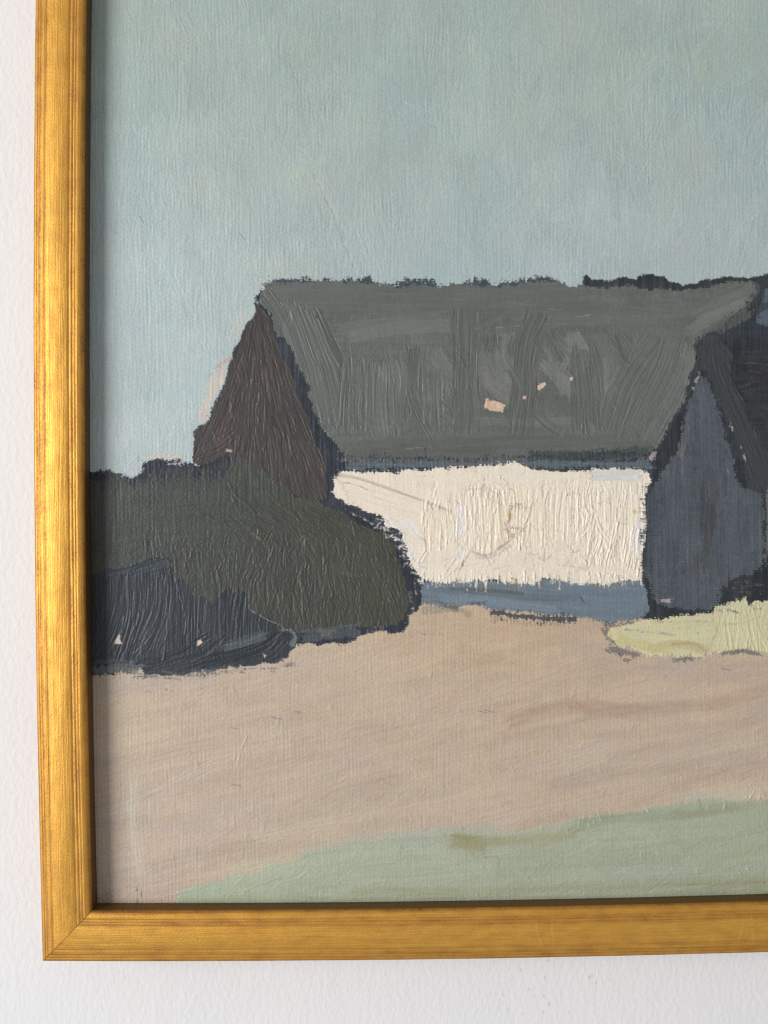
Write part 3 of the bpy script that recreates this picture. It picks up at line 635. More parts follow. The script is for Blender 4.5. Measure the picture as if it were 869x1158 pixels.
stroke([(384, 537), (410, 542), (450, 556), (490, 570), (514, 580)], 3.0, col(162, 154, 144), .5, amp=0, lip=.6, fill=.2, th=-.9, dry=.3, only=[FRONT])
stroke([(388, 546), (402, 548), (420, 556)], 1.6, col(170, 160, 146), .6, amp=0, lip=.5, fill=.2, th=-.4, dry=.5, only=[FRONT])
for k in range(46):
    x = 524 + k * 4.5 + R.normal(0, 2.5); y0 = 554 + R.normal(0, 6) - (6 if x > 610 else 0); y1 = 612 + R.normal(0, 9) + (14 if x > 660 else 0)
    cc = col(227, 216, 198) if not 545 < x < 625 else col(227, 215, 193)
    stroke([(x + R.normal(0, 1), y0), (x + R.normal(0, 1.2), (y0 + y1) / 2), (x + R.normal(0, 1.5), y1)], R.uniform(4, 14), cc + R.normal(0, .012), .65, amp=R.uniform(.2, .55), lam=1.9, lip=R.uniform(.2, 1.0), fill=.7, th=.15, dry=.2, **FK)
for k in range(30):
    x = R.uniform(664, 726); y = R.uniform(585, 632); stroke([(x, y), (x - 2, y + 10), (x - 4 + R.normal(0, 2), y + 22)], R.uniform(3, 6), col(228, 216, 199), .5, amp=.45, lam=1.7, lip=.9, fill=.5, th=.1, **FK)
for k in range(60):
    x, y = R.uniform(482, 720), R.uniform(540, 640); stroke([(x, y), (x + R.normal(0, 3), y + R.uniform(6, 14))], R.uniform(4, 9), col(228, 218, 202) + R.normal(0, .012), .6, amp=.25, lam=1.8, lip=.7, fill=.6, th=.2, **FK)
for k in range(14):
    y = R.uniform(628, 652); x = R.uniform(485, 660); stroke([(x, y), (x + 25, y + R.normal(0, 2)), (x + 55, y + R.normal(0, 2))], R.uniform(5, 9), col(226, 214, 197), .5, amp=.18, lam=2.2, lip=.35, fill=.4, th=.05, **FK)
for k in range(9):
    y = 536 + R.uniform(0, 14); x = R.uniform(470, 640); stroke([(x, y), (x + 30, y + 1), (x + 60, y + R.normal(0, 1.5))], R.uniform(5, 8), col(228, 218, 202), .5, amp=.25, lam=2, lip=.3, fill=.4, th=.05, **FK)
for k in range(18):
    x = R.uniform(480, 548); y = R.uniform(560, 600); stroke([(x, y), (x + R.normal(0, 1), y + 24)], R.uniform(4, 8), col(227, 214, 194), .5, amp=.35, lam=1.9, lip=.6, fill=.5, th=.05, **FK)
for pts in ([(520, 572), (522, 590), (520, 604)], [(447, 596), (462, 592), (472, 604)], [(455, 610), (462, 622), (466, 632)], [(725, 585), (722, 605), (720, 624)], [(524, 622), (521, 634)], [(434, 584), (442, 596), (446, 600)]):
    stroke(pts, 11, col(224, 219, 214), .8, amp=.25, lam=2, lip=.3, fill=.3, th=.05, dry=.9, **FK)
stroke([(672, 538.5), (700, 538), (722, 537)], 12, col(203, 204, 200), .85, amp=.12, lam=2.2, lip=.3, fill=.8, th=.1, dry=.3, only=[FRONT]); stroke([(704, 541), (722, 540)], 7, col(209, 208, 203), .8, amp=.1, lip=.4, fill=.5, th=.1, only=[FRONT])
# crackle: short drying cracks, brown also painting in the shadow of paint ridges
def crack_shade(pts, wd=1.4, al=.30, c_=col(164, 148, 126)):
    P = spline(pts, 10); P = P + R.normal(0, .8, P.shape)
    stroke([tuple(q) for q in P], wd, c_, al, amp=0, lip=.35, fill=0, th=-.5, dry=.9, only=[FRONT])
for pts in ([(546, 536), (550, 545), (551, 552)], [(481, 538), (478, 546), (489, 548)], [(528, 555), (545, 551), (556, 552), (568, 568)], [(552, 556), (554, 570)], [(557, 546), (570, 548)], [(575, 548), (582, 556), (586, 552)], [(640, 560), (650, 557), (656, 560)], [(668, 572), (672, 571), (684, 569)], [(629, 556), (628, 575), (626, 590), (630, 601)], [(616, 548), (606, 562), (602, 580)], [(664, 533), (664, 545)], [(648, 562), (647, 590), (646, 616), (652, 602)],
            [(604, 627), (596, 625), (612, 629)], [(628, 614), (640, 616), (652, 626)], [(633, 642), (640, 640), (643, 634)], [(603, 634), (604, 650)], [(650, 640), (664, 644), (666, 635)], [(502, 632), (518, 630)], [(486, 618), (480, 610)], [(576, 531), (577, 540)], [(560, 566), (570, 572)], [(600, 574), (600, 596), (596, 618)], [(616, 560), (618, 590), (618, 616)], [(660, 560), (660, 590), (664, 610)], [(577, 588), (574, 610)], [(700, 590), (706, 592)], [(690, 604), (697, 606)],
            [(676, 600), (674, 618)], [(560, 570), (560, 600)], [(548, 572), (547, 610)], [(588, 572), (587, 588)], [(596, 574), (604, 572)], [(630, 600), (640, 600)], [(490, 570), (492, 584)], [(507, 562), (512, 576)]):
    crack_shade(pts)
for k in range(55):
    x, y = R.uniform(480, 724), R.uniform(548, 655); l = R.uniform(3, 9)
    if R.random() < .6: crack_shade([(x, y), (x + R.normal(0, 1), y + l)], 1.1, R.uniform(.2, .42))
    else: crack_shade([(x, y), (x + l, y + R.normal(0, 1.2))], 1.1, R.uniform(.2, .42))
stroke([(521, 641), (528, 630), (533, 623)], 2.6, col(150, 124, 96), .75, amp=.1, lip=.4, fill=0, th=.1, dry=.8)
for pts, wd in (([(540, 628), (552, 630), (566, 622), (574, 616)], 7), ([(576, 590), (580, 574), (588, 572)], 6), ([(574, 594), (575, 602), (578, 606)], 7), ([(584, 598), (590, 598)], 6)):
    stroke(pts, wd, col(186, 168, 156), .55, amp=.4, lam=1.3, lip=.4, fill=.1, th=.1, dry=2.6)
    stroke([(x + 1, y + 1.5) for x, y in pts], wd * .4, col(226, 216, 208), .7, amp=.3, lip=.3, fill=.1, th=.2, dry=1.6)
    stroke([(x - 1, y - 2) for x, y in pts], 1.4, col(142, 116, 102), .6, amp=0, lip=.3, fill=0, th=-.3, dry=1.6)
stroke([(576, 580), (577, 586)], 4, col(200, 164, 110), .6, amp=0, lip=.2, fill=0, th=0, dry=.6); stroke([(716, 577), (718, 580)], 4, col(208, 172, 112), .65, amp=0, lip=.3, fill=0, th=.2)
# white bristle marks along the lower and left edges
for k in range(120):
    x = R.uniform(474, 728); y = 656 + R.normal(0, 3); stroke([(x, y - 3), (x, y + R.uniform(0, 3))], R.uniform(1, 2.4), col(222, 214, 202), .7, amp=0, lip=.3, fill=0, th=.25, dry=.8, pid=FRONT)
for k in range(60):
    t = R.random(); x = 430 + 48 * t + R.normal(0, 3); y = 585 + 72 * t ** 1.1 + R.normal(0, 3) + (6 if t < .3 else 0)
    stroke([(x, y), (x + R.uniform(1, 4), y + R.normal(0, .6))], R.uniform(1, 2), col(222, 214, 202), .7, amp=0, lip=.3, fill=0, th=.25, dry=.8)

# ---- blue grey base of the wall
stroke([(525, 667), (560, 670), (610, 676), (650, 676)], 9, col(92, 104, 112), .6, amp=.2, lip=.3, fill=.3, th=.05, only=[BASE]); stroke([(510, 666), (545, 667), (590, 671)], 4, col(84, 90, 90), .6, amp=.15, lip=.2, fill=.2, th=.02, only=[BASE])
stroke([(500, 677), (560, 681), (630, 690)], 9, col(122, 136, 148), .55, amp=.2, lip=.2, fill=.3, th=.05, only=[BASE]); stroke([(640, 670), (690, 678), (725, 676)], 22, col(104, 118, 130), .5, amp=.15, lip=.2, fill=.3, th=.05, only=[BASE])
stroke([(655, 672), (658, 677)], 2.4, col(62, 74, 88), .7, amp=0, lip=.4, fill=0, th=-.3)
stroke([(556, 692), (590, 697), (650, 701)], 6, col(58, 64, 70), .8, amp=.05, lip=.1, fill=0, th=.03, dry=2.0); stroke([(534, 683), (546, 682)], 3, col(70, 82, 92), .7, amp=0, lip=.1, fill=0, th=0, dry=1.5)
for k in range(26): 
    x = 556 + k * 3.7; stroke([(x, 694 + k * .25), (x, 699 + k * .25 + R.normal(0, 1.5))], 1.8, col(58, 62, 66), .7, amp=0, lip=.1, fill=0, th=.05, dry=1.2)
for k in range(75):
    x = 488 + k * 3.2; y = 661 + R.normal(0, 1.2) - (3 if 610 < x < 650 else 0)
    if R.random() < .55: stroke([(x, y - 2), (x, y + 2)], R.uniform(1.4, 2.8), col(112, 110, 104), .75, amp=0, lip=.1, fill=0, th=.02, dry=1.2)
stroke([(480, 690), (510, 688), (530, 694)], 8, col(140, 134, 122), .6, amp=.05, lip=0, fill=0, th=0, dry=3.0); stroke([(500, 684), (516, 688)], 5, col(84, 84, 80), .6, amp=.05, lip=0, fill=0, th=0, dry=2.5)

# ---- hedge
layer([(90, 543), (130, 542), (200, 539), (250, 541), (258, 534), (264, 524), (276, 519), (288, 523), (298, 533), (315, 545), (338, 561), (362, 567), (384, 578), (400, 589), (418, 597), (436, 602), (446, 612), (450, 628), (454, 644), (460, 662), (464, 682), (461, 697), (450, 707), (420, 709), (380, 711), (338, 716), (300, 730), (90, 740)],
      col(68, 71, 67), HEDGE, rag=1.2, tooth=1.8, th=0.2, fill=0.35, amp=0.1, ang=90, Ln=24, Wd=2.4, cv=0.012, patch=0.012, lip=0.2, tint=col(3, 2, -2), wc=.02)
sl = box(100, 520, 480, 740); u, v = U[sl], Vv[sl]; f = (ID[sl] == HEDGE).astype(np.float32)[..., None]
COL[sl] += f * ss(250, 400, u)[..., None] * col(2, 1, -5) + f * (ss(230, 120, u) * ss(640, 560, v))[..., None] * col(2, 3, 5)
for k in range(380):
    x, y = R.uniform(255, 470), R.uniform(570, 705)
    a = math.radians(90 + (x - 340) * -0.09 + R.normal(0, 10)) if y > 600 else math.radians(35 + R.normal(0, 15)); l = R.uniform(14, 46)
    stroke([(x, y), (x + l * .5 * math.cos(a) + R.normal(0, 2), y + l * .5 * math.sin(a)), (x + l * math.cos(a), y + l * math.sin(a))], R.uniform(4, 10), col(67, 69, 63) + R.normal(0, .012), .5, amp=.24, lam=1.5, lip=.13, fill=.4, th=.04, dry=.2, only=[HEDGE], cv=.014)
for k in range(70):
    x, y = R.uniform(140, 270), R.uniform(600, 690); l = R.uniform(12, 30); a = math.radians(90 + R.normal(0, 12))
    stroke([(x, y), (x + l * math.cos(a), y + l * math.sin(a))], R.uniform(3, 8), col(67, 69, 65) + R.normal(0, .010), .45, amp=.28, lam=1.5, lip=.2, fill=.3, th=.03, only=[HEDGE], cv=.012)
for k in range(70):
    x, y = R.uniform(110, 260), R.uniform(545, 640); stroke([(x, y), (x + R.uniform(20, 60), y + R.normal(0, 3))], R.uniform(3, 10), col(69, 72, 69) + R.normal(0, .01), .4, amp=.07, lam=2, lip=.1, fill=.1, th=.02, dry=.8, only=[HEDGE])
for k in range(95):
    x, y = R.uniform(170, 455), R.uniform(590, 700); l = R.uniform(5, 22); a = math.radians(90 + R.normal(0, 18))
    stroke([(x, y), (x + l * math.cos(a), y + l * math.sin(a))], 1.2, col(98, 98, 92), .22, amp=0, lip=.25, fill=0, th=.2, only=[HEDGE])  # faint light hairs, glints painted onto the hedge furrows
for pts in ([(259, 546), (265, 558), (278, 570), (288, 578)], [(262, 562), (272, 580), (290, 590)], [(263, 570), (260, 582), (266, 590)], [(305, 560), (330, 580), (345, 594)], [(330, 590), (352, 604), (372, 620)], [(240, 587), (254, 588)], [(224, 582), (240, 586)]):
    stroke(pts, 2.8, col(76, 78, 72), .45, amp=.1, lip=.45, fill=.1, th=.15, only=[HEDGE])
for pts in ([(286, 618), (287, 632)], [(344, 617), (345, 606), (338, 612)], [(344, 626), (346, 640), (341, 648)], [(340, 655), (343, 690)], [(388, 646), (402, 650)], [(292, 602), (290, 612)], [(388, 648), (398, 652)], [(428, 650), (440, 676)], [(370, 640), (366, 666)]):
    stroke(pts, 1.4, col(140, 140, 128), .45, amp=0, lip=.5, fill=0, th=.3, only=[HEDGE])  # brighter glints on single hedge ridges, put in by colour
stroke([(290, 606), (291, 606.8)], 1.6, col(160, 96, 74), .8, amp=0, lip=.3, fill=0, th=.2)
stroke([(397, 580), (408, 585), (421, 592)], 2.4, col(196, 190, 182), .9, amp=0, lip=.4, fill=0, th=.3, dry=.9)
for x, y in ((464, 672), (466, 680), (470, 660), (436, 596)): stroke([(x, y), (x + 1, y + 7)], 2, col(190, 184, 176), .7, amp=0, lip=.3, fill=0, th=.2, dry=1.2)
for k in range(58):
    x = 106 + k * 2.75; y = 541 + R.normal(0, 1.5) - (12 if x > 250 else 0)
    c_ = NAVY + R.normal(0, .015) if R.random() < .6 else col(66, 69, 66)
    stroke([(x, y - R.uniform(4, 10)), (x + R.normal(0, .8), y + abs(R.normal(0, 5)))], R.uniform(3, 8), c_, .7, amp=.1, lip=.05, fill=.1, th=.01, dry=2.4, only=[HEDGE, DARK], soft=1.2)
# slate strip under the hedge
stroke([(340, 719), (370, 718), (408, 712)], 14, col(80, 86, 90), .75, amp=.12, lip=.1, fill=.2, th=.05, dry=2.2, pid=HEDGE); stroke([(365, 716), (374, 716)], 10, col(104, 104, 98), .6, amp=.1, lip=.1, fill=0, th=.03, dry=1.0)
for x in (415, 420, 426, 431): stroke([(x, 713), (x + 1, 722)], 2.2, col(196, 178, 160), .7, amp=0, lip=.2, fill=0, th=.1, dry=1.2)

# ---- dark blue bush
layer([(90, 652), (116, 646), (140, 640), (160, 633), (176, 630), (194, 633), (193, 650), (202, 654), (211, 655), (217, 665), (217, 673), (230, 675), (240, 684), (249, 671), (258, 665), (263, 672), (269, 668), (279, 672), (281, 690), (300, 698), (318, 708), (332, 713), (337, 719), (334, 730), (325, 744), (312, 750), (290, 752), (250, 756), (205, 763), (166, 764), (156, 752), (140, 750), (90, 756)],
      col(52, 58, 64), BUSH, rag=1.0, tooth=1.0, th=0.35, fill=0.5, amp=0.12, ang=86, Ln=30, Wd=2.4, cv=0.016, patch=0.012, lip=0.5)
for k in range(30):
    x = 116 + k * 7.2; y0 = 650 + R.normal(0, 8) + (24 if x > 215 else 0) + (20 if x > 285 else 0); y1 = 735 + R.normal(0, 6); bend = -10 if x < 190 else 4
    stroke([(x + 6, y0), (x + 4, (y0 + y1) / 2), (x + bend, y1)], R.uniform(8, 15), col(52, 58, 65) + R.normal(0, .016), .6, amp=.28, lam=1.8, lip=.3, fill=.6, th=.06, dry=.2, only=[BUSH], cv=.02)
for pts in ([(115, 650), (150, 643), (190, 634)], [(150, 648), (175, 640), (192, 638)]): stroke(pts, 9, col(60, 68, 76), .6, amp=.3, lam=1.7, lip=.4, fill=.4, th=.05, only=[BUSH])
for pts in ([(160, 752), (200, 742), (235, 722)], [(195, 752), (226, 742), (252, 722)], [(225, 750), (260, 742), (296, 728)], [(280, 748), (304, 738), (322, 720)], [(240, 745), (290, 735), (318, 715)]): stroke(pts, 15, col(48, 54, 60) + R.normal(0, .014), .6, amp=.3, lam=2, lip=.4, fill=.5, th=.06, only=[BUSH], cv=.02)
for pts in ([(190, 690), (189, 712), (186, 740)], [(152, 672), (149, 690), (144, 712)], [(160, 675), (158, 695), (152, 710)], [(202, 666), (206, 682), (208, 690)], [(175, 712), (168, 724), (156, 736)], [(222, 700), (226, 716)], [(266, 692), (268, 704)], [(209, 740), (228, 728), (240, 722)], [(218, 748), (236, 740), (252, 724)], [(292, 746), (306, 734), (314, 722)], [(212, 690), (210, 712)], [(140, 700), (138, 716)], [(292, 705), (296, 714)]):
    stroke(pts, 1.4, col(126, 126, 124), .32, amp=0, lip=.5, fill=0, th=.3, only=[BUSH])  # glints along the bush furrows, painted as pale grey lines
for pts, c_ in (([(256, 729), (278, 723), (300, 716)], col(80, 87, 94)), ([(318, 710), (332, 713), (335, 720), (330, 731)], col(118, 126, 130)), ([(255, 733), (285, 726), (299, 721)], col(84, 92, 100))): stroke(pts, 7, c_, .7, amp=.25, lam=1.6, lip=.5, fill=.3, th=.1, dry=.8, only=[BUSH])
stroke([(284, 690), (302, 700), (320, 709)], 2, col(176, 172, 162), .6, amp=0, lip=.8, fill=0, th=.5, dry=.5)
for dxx in (0, 5, 11, 17): stroke([(262 + dxx, 684), (264 + dxx, 668)], 3.4, col(48, 54, 62), .7, amp=.2, lip=.5, fill=.3, th=.2, only=[BUSH])
# grey scumble where the bush meets the field
stroke([(104, 758), (125, 756), (160, 757)], 10, col(104, 108, 106), .75, amp=.1, lip=.15, fill=.1, th=.05, dry=2.2); stroke([(106, 750), (130, 748), (150, 750)], 6, col(80, 86, 88), .6, amp=.1, lip=.1, fill=.1, th=.03, dry=1.6)
for k in range(46):
    x = R.uniform(150, 330); y = 764 - (x - 165) * .075 + R.normal(1.5, 2); stroke([(x, y), (x + R.uniform(2, 6), y + R.normal(0, .5))], R.uniform(1.2, 2.6), col(86, 92, 94), .65, amp=0, lip=.1, fill=0, th=.05, dry=1.4)
# bare spots in the bush
for poly in ([(135, 717), (136, 723), (138, 728), (128, 729), (130, 725)], [(223, 724), (227, 723), (229, 726), (226, 730), (223, 731)], [(297, 739), (301, 741), (299, 744)], [(135, 716), (136.5, 720), (134.5, 720)]):
    layer(poly, col(212, 196, 182), 0, rag=.3, tooth=.4, th=-.2, fill=.6, lip=.1, cv=.02)

# ---- shed on the right
layer([(795, 421), (801, 430), (808, 446), (816, 470), (822, 490), (828, 510), (832, 530), (836, 547), (846, 552), (864, 558), (866, 590), (863, 640), (850, 650), (826, 655), (816, 668), (812, 682), (800, 690), (772, 690), (746, 684), (738, 672), (735, 661), (728, 652), (729, 620), (732, 600), (733, 562), (742, 545), (753, 526), (766, 510), (773, 482), (776, 462), (781, 450), (787, 434)],
      col(78, 84, 92), SHED, rag=0.9, tooth=2.2, th=0.12, fill=0.12, amp=0.06, ang=88, Ln=40, Wd=3.4, cv=0.014, patch=0.018, lip=0.1, wc=.03, wf=.016)
for pts, wd, c_, al in (([(805, 530), (803, 560), (800, 600)], 18, col(60, 62, 62), .6), ([(802, 590), (800, 610), (796, 645)], 10, col(66, 64, 58), .5), ([(775, 470), (773, 500), (768, 515)], 9, col(112, 108, 104), .55), ([(740, 560), (735, 600), (733, 640)], 10, col(66, 74, 84), .5), ([(800, 440), (803, 500), (808, 560)], 20, col(84, 90, 99), .5), ([(790, 430), (794, 450), (796, 470)], 10, col(88, 93, 103), .5),
                        ([(775, 560), (772, 610), (774, 670)], 14, col(80, 87, 96), .5), ([(830, 560), (832, 600), (830, 640)], 24, col(84, 90, 100), .5), ([(822, 520), (828, 540), (830, 560)], 10, col(90, 98, 104), .45), ([(760, 530), (756, 570), (754, 620)], 14, col(84, 87, 92), .45), ([(785, 640), (784, 660), (786, 680)], 20, col(84, 89, 98), .4), ([(775, 648), (772, 646)], 6, col(58, 64, 72), .5), ([(795, 632), (785, 640), (784, 650)], 16, col(74, 74, 70), .4)):
    stroke(pts, wd, c_, al, amp=.1, lam=2.4, lip=.06, fill=.05, th=.02, dry=1.6, only=[SHED], cv=.012)
for k in range(60):
    x, y = R.uniform(735, 862), R.uniform(450, 680); stroke([(x, y), (x + R.normal(0, 2), y + R.uniform(14, 50))], R.uniform(3, 9), col(78, 83, 91) + R.normal(0, .016), .4, amp=.08, lam=2, lip=.06, fill=.05, th=.01, dry=1.4, only=[SHED])
for k in range(50):
    x, y = R.uniform(737, 862), R.uniform(450, 680); stroke([(x, y), (x + R.uniform(4, 16), y)], 1.2, col(104, 108, 112), .3, amp=0, lip=.1, fill=0, th=.06, dry=1.0, only=[SHED])
# slate roof of the shed and the dark building behind it
layer([(835, 402), (869, 392), (1300, 380), (1300, 555), (869, 552), (858, 500), (845, 466), (836, 448), (829, 430), (832, 412)], col(48, 50, 54), DARK, rag=.8, tooth=1.2, th=.2, fill=.4, amp=.15, ang=-8, Ln=40, Wd=2.4, cv=.02, patch=.02, lip=.2)
for k in range(34):
    x, y = R.uniform(838, 880), R.uniform(398, 490); stroke([(x, y), (x + 14, y - 1.5), (x + 30, y - 1)], R.uniform(3, 7), col(50, 51, 55) + R.normal(0, .015), .5, amp=.3, lam=1.7, lip=.4, fill=.3, th=.03, only=[DARK])
for pts in ([(836, 411), (852, 410), (869, 412)], [(834, 420), (850, 420), (862, 422)], [(838, 398), (855, 398), (880, 394)], [(842, 436), (858, 430), (862, 432)], [(846, 442), (856, 440)]): stroke(pts, 1.4, col(104, 100, 96), .4, amp=0, lip=.3, fill=0, th=.2, dry=.8, only=[DARK])
for x, y in ((850, 426), (852, 440), (846, 444), (858, 452), (862, 470), (864, 460), (868, 482)): stroke([(x, y), (x + 3, y + 2)], 3.5, col(66, 64, 64), .3, amp=.1, lip=.1, fill=0, th=.03, dry=2.2)
layer([(785, 393), (791, 384), (800, 377), (812, 376), (816, 382), (822, 392), (829, 400), (833, 410), (827, 424), (829, 434), (836, 450), (846, 466), (857, 490), (872, 516), (900, 560), (880, 560), (847, 552), (842, 534), (836, 512), (828, 488), (817, 463), (810, 444), (803, 430), (796, 418), (790, 420), (787, 432), (781, 446), (776, 456), (779, 440), (786, 420), (789, 402)], col(57, 62, 65), SHEDROOF, rag=.9, tooth=1.4, soft=1.8, th=.22, fill=.5, amp=.1, ang=62, Ln=40, Wd=2.6, cv=.014, patch=.012, lip=.4)
for pts, wd in (([(806, 382), (808, 410), (818, 440)], 14), ([(812, 420), (830, 460), (852, 520)], 16), ([(820, 440), (842, 480), (866, 540)], 12), ([(800, 385), (798, 400), (795, 412)], 12), ([(818, 460), (836, 500), (850, 545)], 12)): stroke(pts, wd, col(58, 63, 66), .5, amp=.22, lam=2.2, lip=.35, fill=.4, th=.05, only=[SHEDROOF])
for pts in ([(825, 392), (831, 402), (827, 416)], [(826, 424), (832, 436), (842, 452)], [(826, 410), (832, 412)]): stroke(pts, 3.5, col(42, 46, 50), .6, amp=.1, lip=.6, fill=.1, th=.1)
# the roof end dragged dry into the dark
stroke([(866, 340), (838, 362), (806, 384)], 20, col(52, 58, 62), .75, amp=.06, lip=0, fill=0, th=.02, dry=5)
stroke([(858, 318), (860, 330), (852, 342)], 11, col(52, 58, 62), .6, amp=.06, lip=0, fill=0, th=.02, dry=4)
stroke([(786, 388), (815, 370), (846, 354)], 12, col(98, 101, 95), .55, amp=.08, lip=0, fill=0, th=.04, dry=4, only=[ROOF, DARK])
# bits of ground left pale between shapes
for poly in ([(791, 418), (792, 425), (789, 431), (786, 432), (789, 424)], [(825, 475), (829, 482), (831, 489), (828, 489), (825, 481)], [(739, 512), (742, 511), (741, 519), (737, 521), (734, 518)], [(784, 438), (786, 437), (785, 441)], [(822, 531), (824, 531), (823, 534)], [(838, 505), (842, 516), (843, 524), (841, 518)], [(746, 678), (764, 675), (756, 681), (745, 683)], [(770, 488), (773, 490), (771, 492)]):
    layer(poly, col(182, 170, 162), 0, rag=.8, tooth=1.2, alpha=.75, th=.05, fill=.3, lip=.2, cv=.02)
stroke([(868, 560), (868, 600), (867, 640)], 3, col(128, 124, 116), .6, amp=.05, lip=.1, fill=0, th=0, dry=1.8)
for k in range(22):
    x, y = R.uniform(826, 866), R.uniform(656, 676); stroke([(x, y), (x + R.uniform(2, 8), y)], 1.2, col(130, 112, 96), .4, amp=0, lip=.1, fill=0, th=.03, dry=1.4, only=[DARK])
# dragged edge on the cream wall side
for k in range(46):
    y = 548 + k * 2.4; x = 732 - (y - 548) * .03; stroke([(x - R.uniform(0, 3.5), y), (x + 4, y)], 1.5, col(56, 62, 70), .8, amp=0, lip=.1, fill=0, th=.06, dry=1.0)

# ---- yellow straw patch
for pts, wd in (([(682, 706), (697, 708), (712, 704)], 5), ([(684, 712), (690, 722), (698, 726)], 6), ([(690, 732), (704, 737), (722, 742)], 7), ([(700, 740), (710, 746)], 5), ([(815, 739), (838, 736), (858, 738)], 7), ([(764, 746), (782, 745)], 5)): stroke(pts, wd, col(78, 82, 84), .55, amp=.1, lip=.1, fill=0, th=.03, dry=3.2)
layer([(688, 711), (700, 707), (722, 704), (752, 699), (770, 695), (806, 692.5), (808, 685), (815, 683), (830, 680), (842, 676.5), (846, 682), (858, 681), (869, 677), (1300, 664), (1300, 742), (869, 739.5), (860, 738.5), (852, 735), (836, 734.5), (815, 738.5), (800, 741), (778, 744), (762, 743.5), (742, 741), (728, 738), (716, 736), (701, 731), (690, 722), (687, 715)],
      col(200, 195, 160), STRAW, rag=1.0, tooth=2.0, th=.45, fill=.55, amp=.1, ang=4, Ln=40, Wd=2.6, cv=.014, patch=.012, lip=.45, tint=col(3, 1, -5))
for k in range(16):
    x = 812 + k * 4.4; stroke([(x, 686 + R.normal(0, 3)), (x + R.normal(0, 3), 706), (x + 2 + R.normal(0, 3), 734)], R.uniform(6, 11), col(200, 195, 160) + R.normal(0, .008), .5, amp=.32, lam=1.8, lip=.4, fill=.4, th=.06, only=[STRAW], dry=.6)
for pts, wd, c_, al in (([(735, 734), (770, 728), (800, 736)], 10, col(184, 170, 128), .6), ([(760, 729), (785, 728), (797, 736)], 4, col(170, 154, 116), .6), ([(700, 716), (730, 714), (800, 704)], 10, col(192, 191, 152), .5), ([(700, 722), (730, 730), (760, 736)], 10, col(192, 184, 132), .6), ([(740, 703), (780, 703), (804, 703)], 2, col(150, 150, 130), .6), ([(726, 714), (745, 716), (760, 718)], 2.4, col(132, 142, 140), .6), ([(708, 712), (722, 713)], 2.4, col(120, 132, 136), .6), ([(775, 716), (790, 716)], 2, col(150, 152, 132), .5)):
    stroke(pts, wd, c_, al, amp=.12, lam=2, lip=.3, fill=.2, th=.03, dry=.9, only=[STRAW])
for pts in ([(815, 706), (840, 704), (858, 698)], [(806, 700), (812, 716), (806, 722)], [(850, 686), (852, 688)], [(822, 708), (824, 724)], [(840, 700), (846, 694)]): stroke(pts, 2, col(168, 160, 120), .5, amp=0, lip=.6, fill=0, th=-.2, only=[STRAW])
for x, y in ((822, 688), (826, 690), (820, 684), (852, 686), (814, 690)): stroke([(x, y), (x + 3, y + 1)], 2.2, col(96, 102, 104), .6, amp=0, lip=.1, fill=0, th=0, dry=1.2)
stroke([(816, 738.5), (838, 735.8), (858, 738)], 2.6, col(100, 102, 100), .6, amp=0, lip=.1, fill=0, th=.04, dry=1.0)

# ---- flakes of paint lost from the roof: bare primed linen
for poly in ([(547, 457), (551, 449), (555, 452), (563, 454), (571, 459), (568, 467), (560, 465), (548, 461)], [(608, 437), (611, 433), (615, 432), (617, 435), (614, 438), (612, 441), (609, 440)], [(644, 426), (648, 425.5), (649, 429), (646, 431), (644, 429)], [(592, 449.5), (595, 449), (595, 452), (593, 452)]):
    layer(poly, col(203, 176, 154), 0, rag=1.2, tooth=.7, soft=.4, th=-.6, fill=.3, lip=-.3, amp=.2, ang=90, Ln=3, Wd=2.5, cv=.05)

# ------------------------------------------------------------------ cut the field into the painted passages
np.clip(COL, 0.02, 0.98, out=COL)
LIN = lin(COL).astype(np.float32)
Zf = (-REC - 0.6 + H).astype(np.float32)
# seen edges of neighbouring passages share vertices, so give both the same normals
XYZ = W(AA, BB, Zf).astype(np.float32)
gy, gx = np.gradient(Zf, B, A)
NRM = np.stack([-gx, -np.ones_like(gx), gy], -1)
NRM /= np.linalg.norm(NRM, axis=-1, keepdims=True)
FID = ID[:-1, :-1]
ii, jj = np.meshgrid(np.arange(nb - 1), np.arange(na - 1), indexing='ij')
base = ii * na + jj
QUAD = np.stack([base, base + na, base + na + 1, base + 1], -1)
XF, LF, NF = XYZ.reshape(-1, 3), LIN.reshape(-1, 3), NRM.reshape(-1, 3)

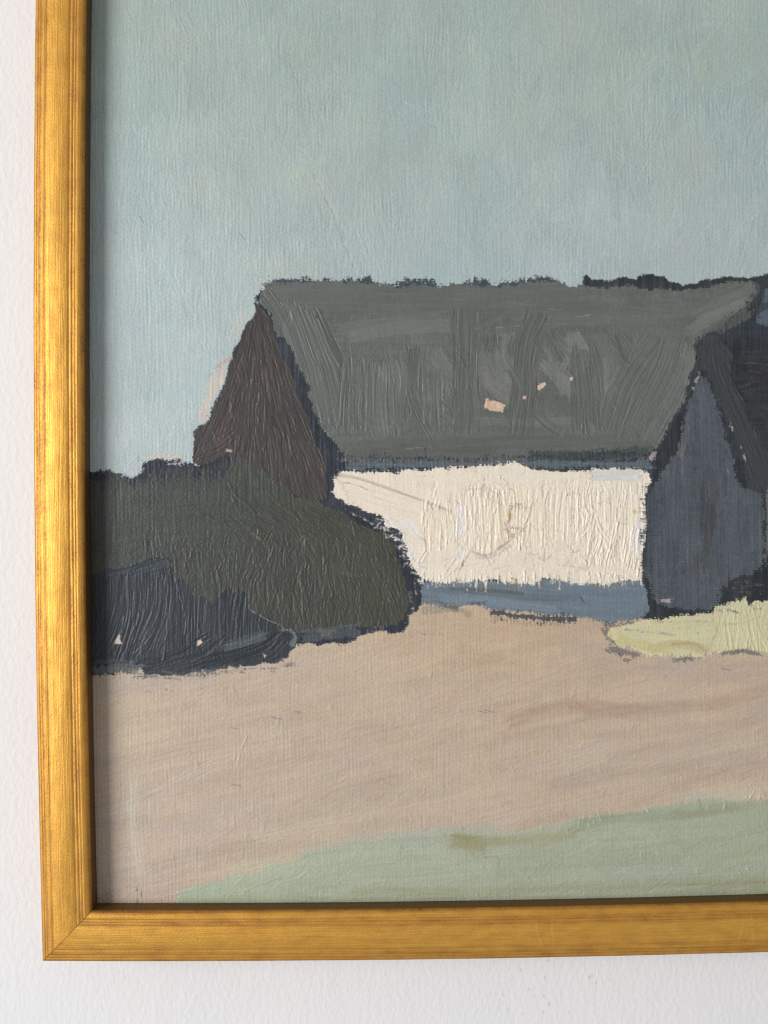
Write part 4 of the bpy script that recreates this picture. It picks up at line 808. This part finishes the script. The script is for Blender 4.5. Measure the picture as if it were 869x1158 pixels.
def passage(name, pid, m, parent, extra=None):
    q = QUAD[FID == pid]
    vi, inv = np.unique(q, return_inverse=True)
    q2 = inv.reshape(-1, 4)
    V = XF[vi]; cl = LF[vi]; nm = NF[vi]
    if extra is not None:
        ev, eq = extra
        q2 = np.vstack([q2, eq + len(V)]); V = np.vstack([V, ev]); cl = np.vstack([cl, np.tile(np.array(L8(196, 180, 156), np.float32), (len(ev), 1))])
        c = ev - ev.mean(0); nm = np.vstack([nm, c / np.linalg.norm(c, axis=1, keepdims=True)])
    me = mesh_np(name, V, q2, True)
    a = me.attributes.new('paint', 'FLOAT_COLOR', 'POINT')
    a.data.foreach_set('color', np.hstack([cl, np.ones((len(cl), 1))]).astype(np.float32).ravel())
    me.normals_split_custom_set_from_vertices(nm.astype(np.float32))
    return obj(name, me, m, parent)

PM = mat_paint('oil_paint', 0.52, 0.42)
PMD = mat_paint('oil_paint_dark', 0.46, 0.34)
LINEN = mat_paint('primed_linen', 0.8, 0.2)
# back of the stretched canvas
x0, x1, y0, y1 = -345, 590, -711, 454
ev = np.vstack([W(np.array([x0, x1, x1, x0], float), np.array([y0, y0, y1, y1], float), np.full(4, -REC - 4.0)), W(np.array([x0, x1, x1, x0], float), np.array([y0, y0, y1, y1], float), np.full(4, -REC - 20.0))])
eq = np.array([(3, 2, 1, 0), (4, 5, 6, 7), (0, 1, 5, 4), (1, 2, 6, 5), (2, 3, 7, 6), (3, 0, 4, 7)])
canvas = passage('canvas', 0, LINEN, root, (ev, eq))
for nm_, pid, m in (('painted_sky', SKY, PM), ('painted_field', FIELD, PM), ('painted_grass', GRASS, PM), ('painted_roof', ROOF, PMD), ('painted_gable', GABLE, PMD), ('painted_house_wall', FRONT, PM),
                    ('painted_wall_base', BASE, PM), ('painted_hedge', HEDGE, PMD), ('painted_bush', BUSH, PMD), ('painted_shed', SHED, PMD), ('painted_shed_roof', SHEDROOF, PMD), ('painted_straw', STRAW, PM), ('painted_dark_outline', DARK, PMD)):
    passage(nm_, pid, m, canvas)
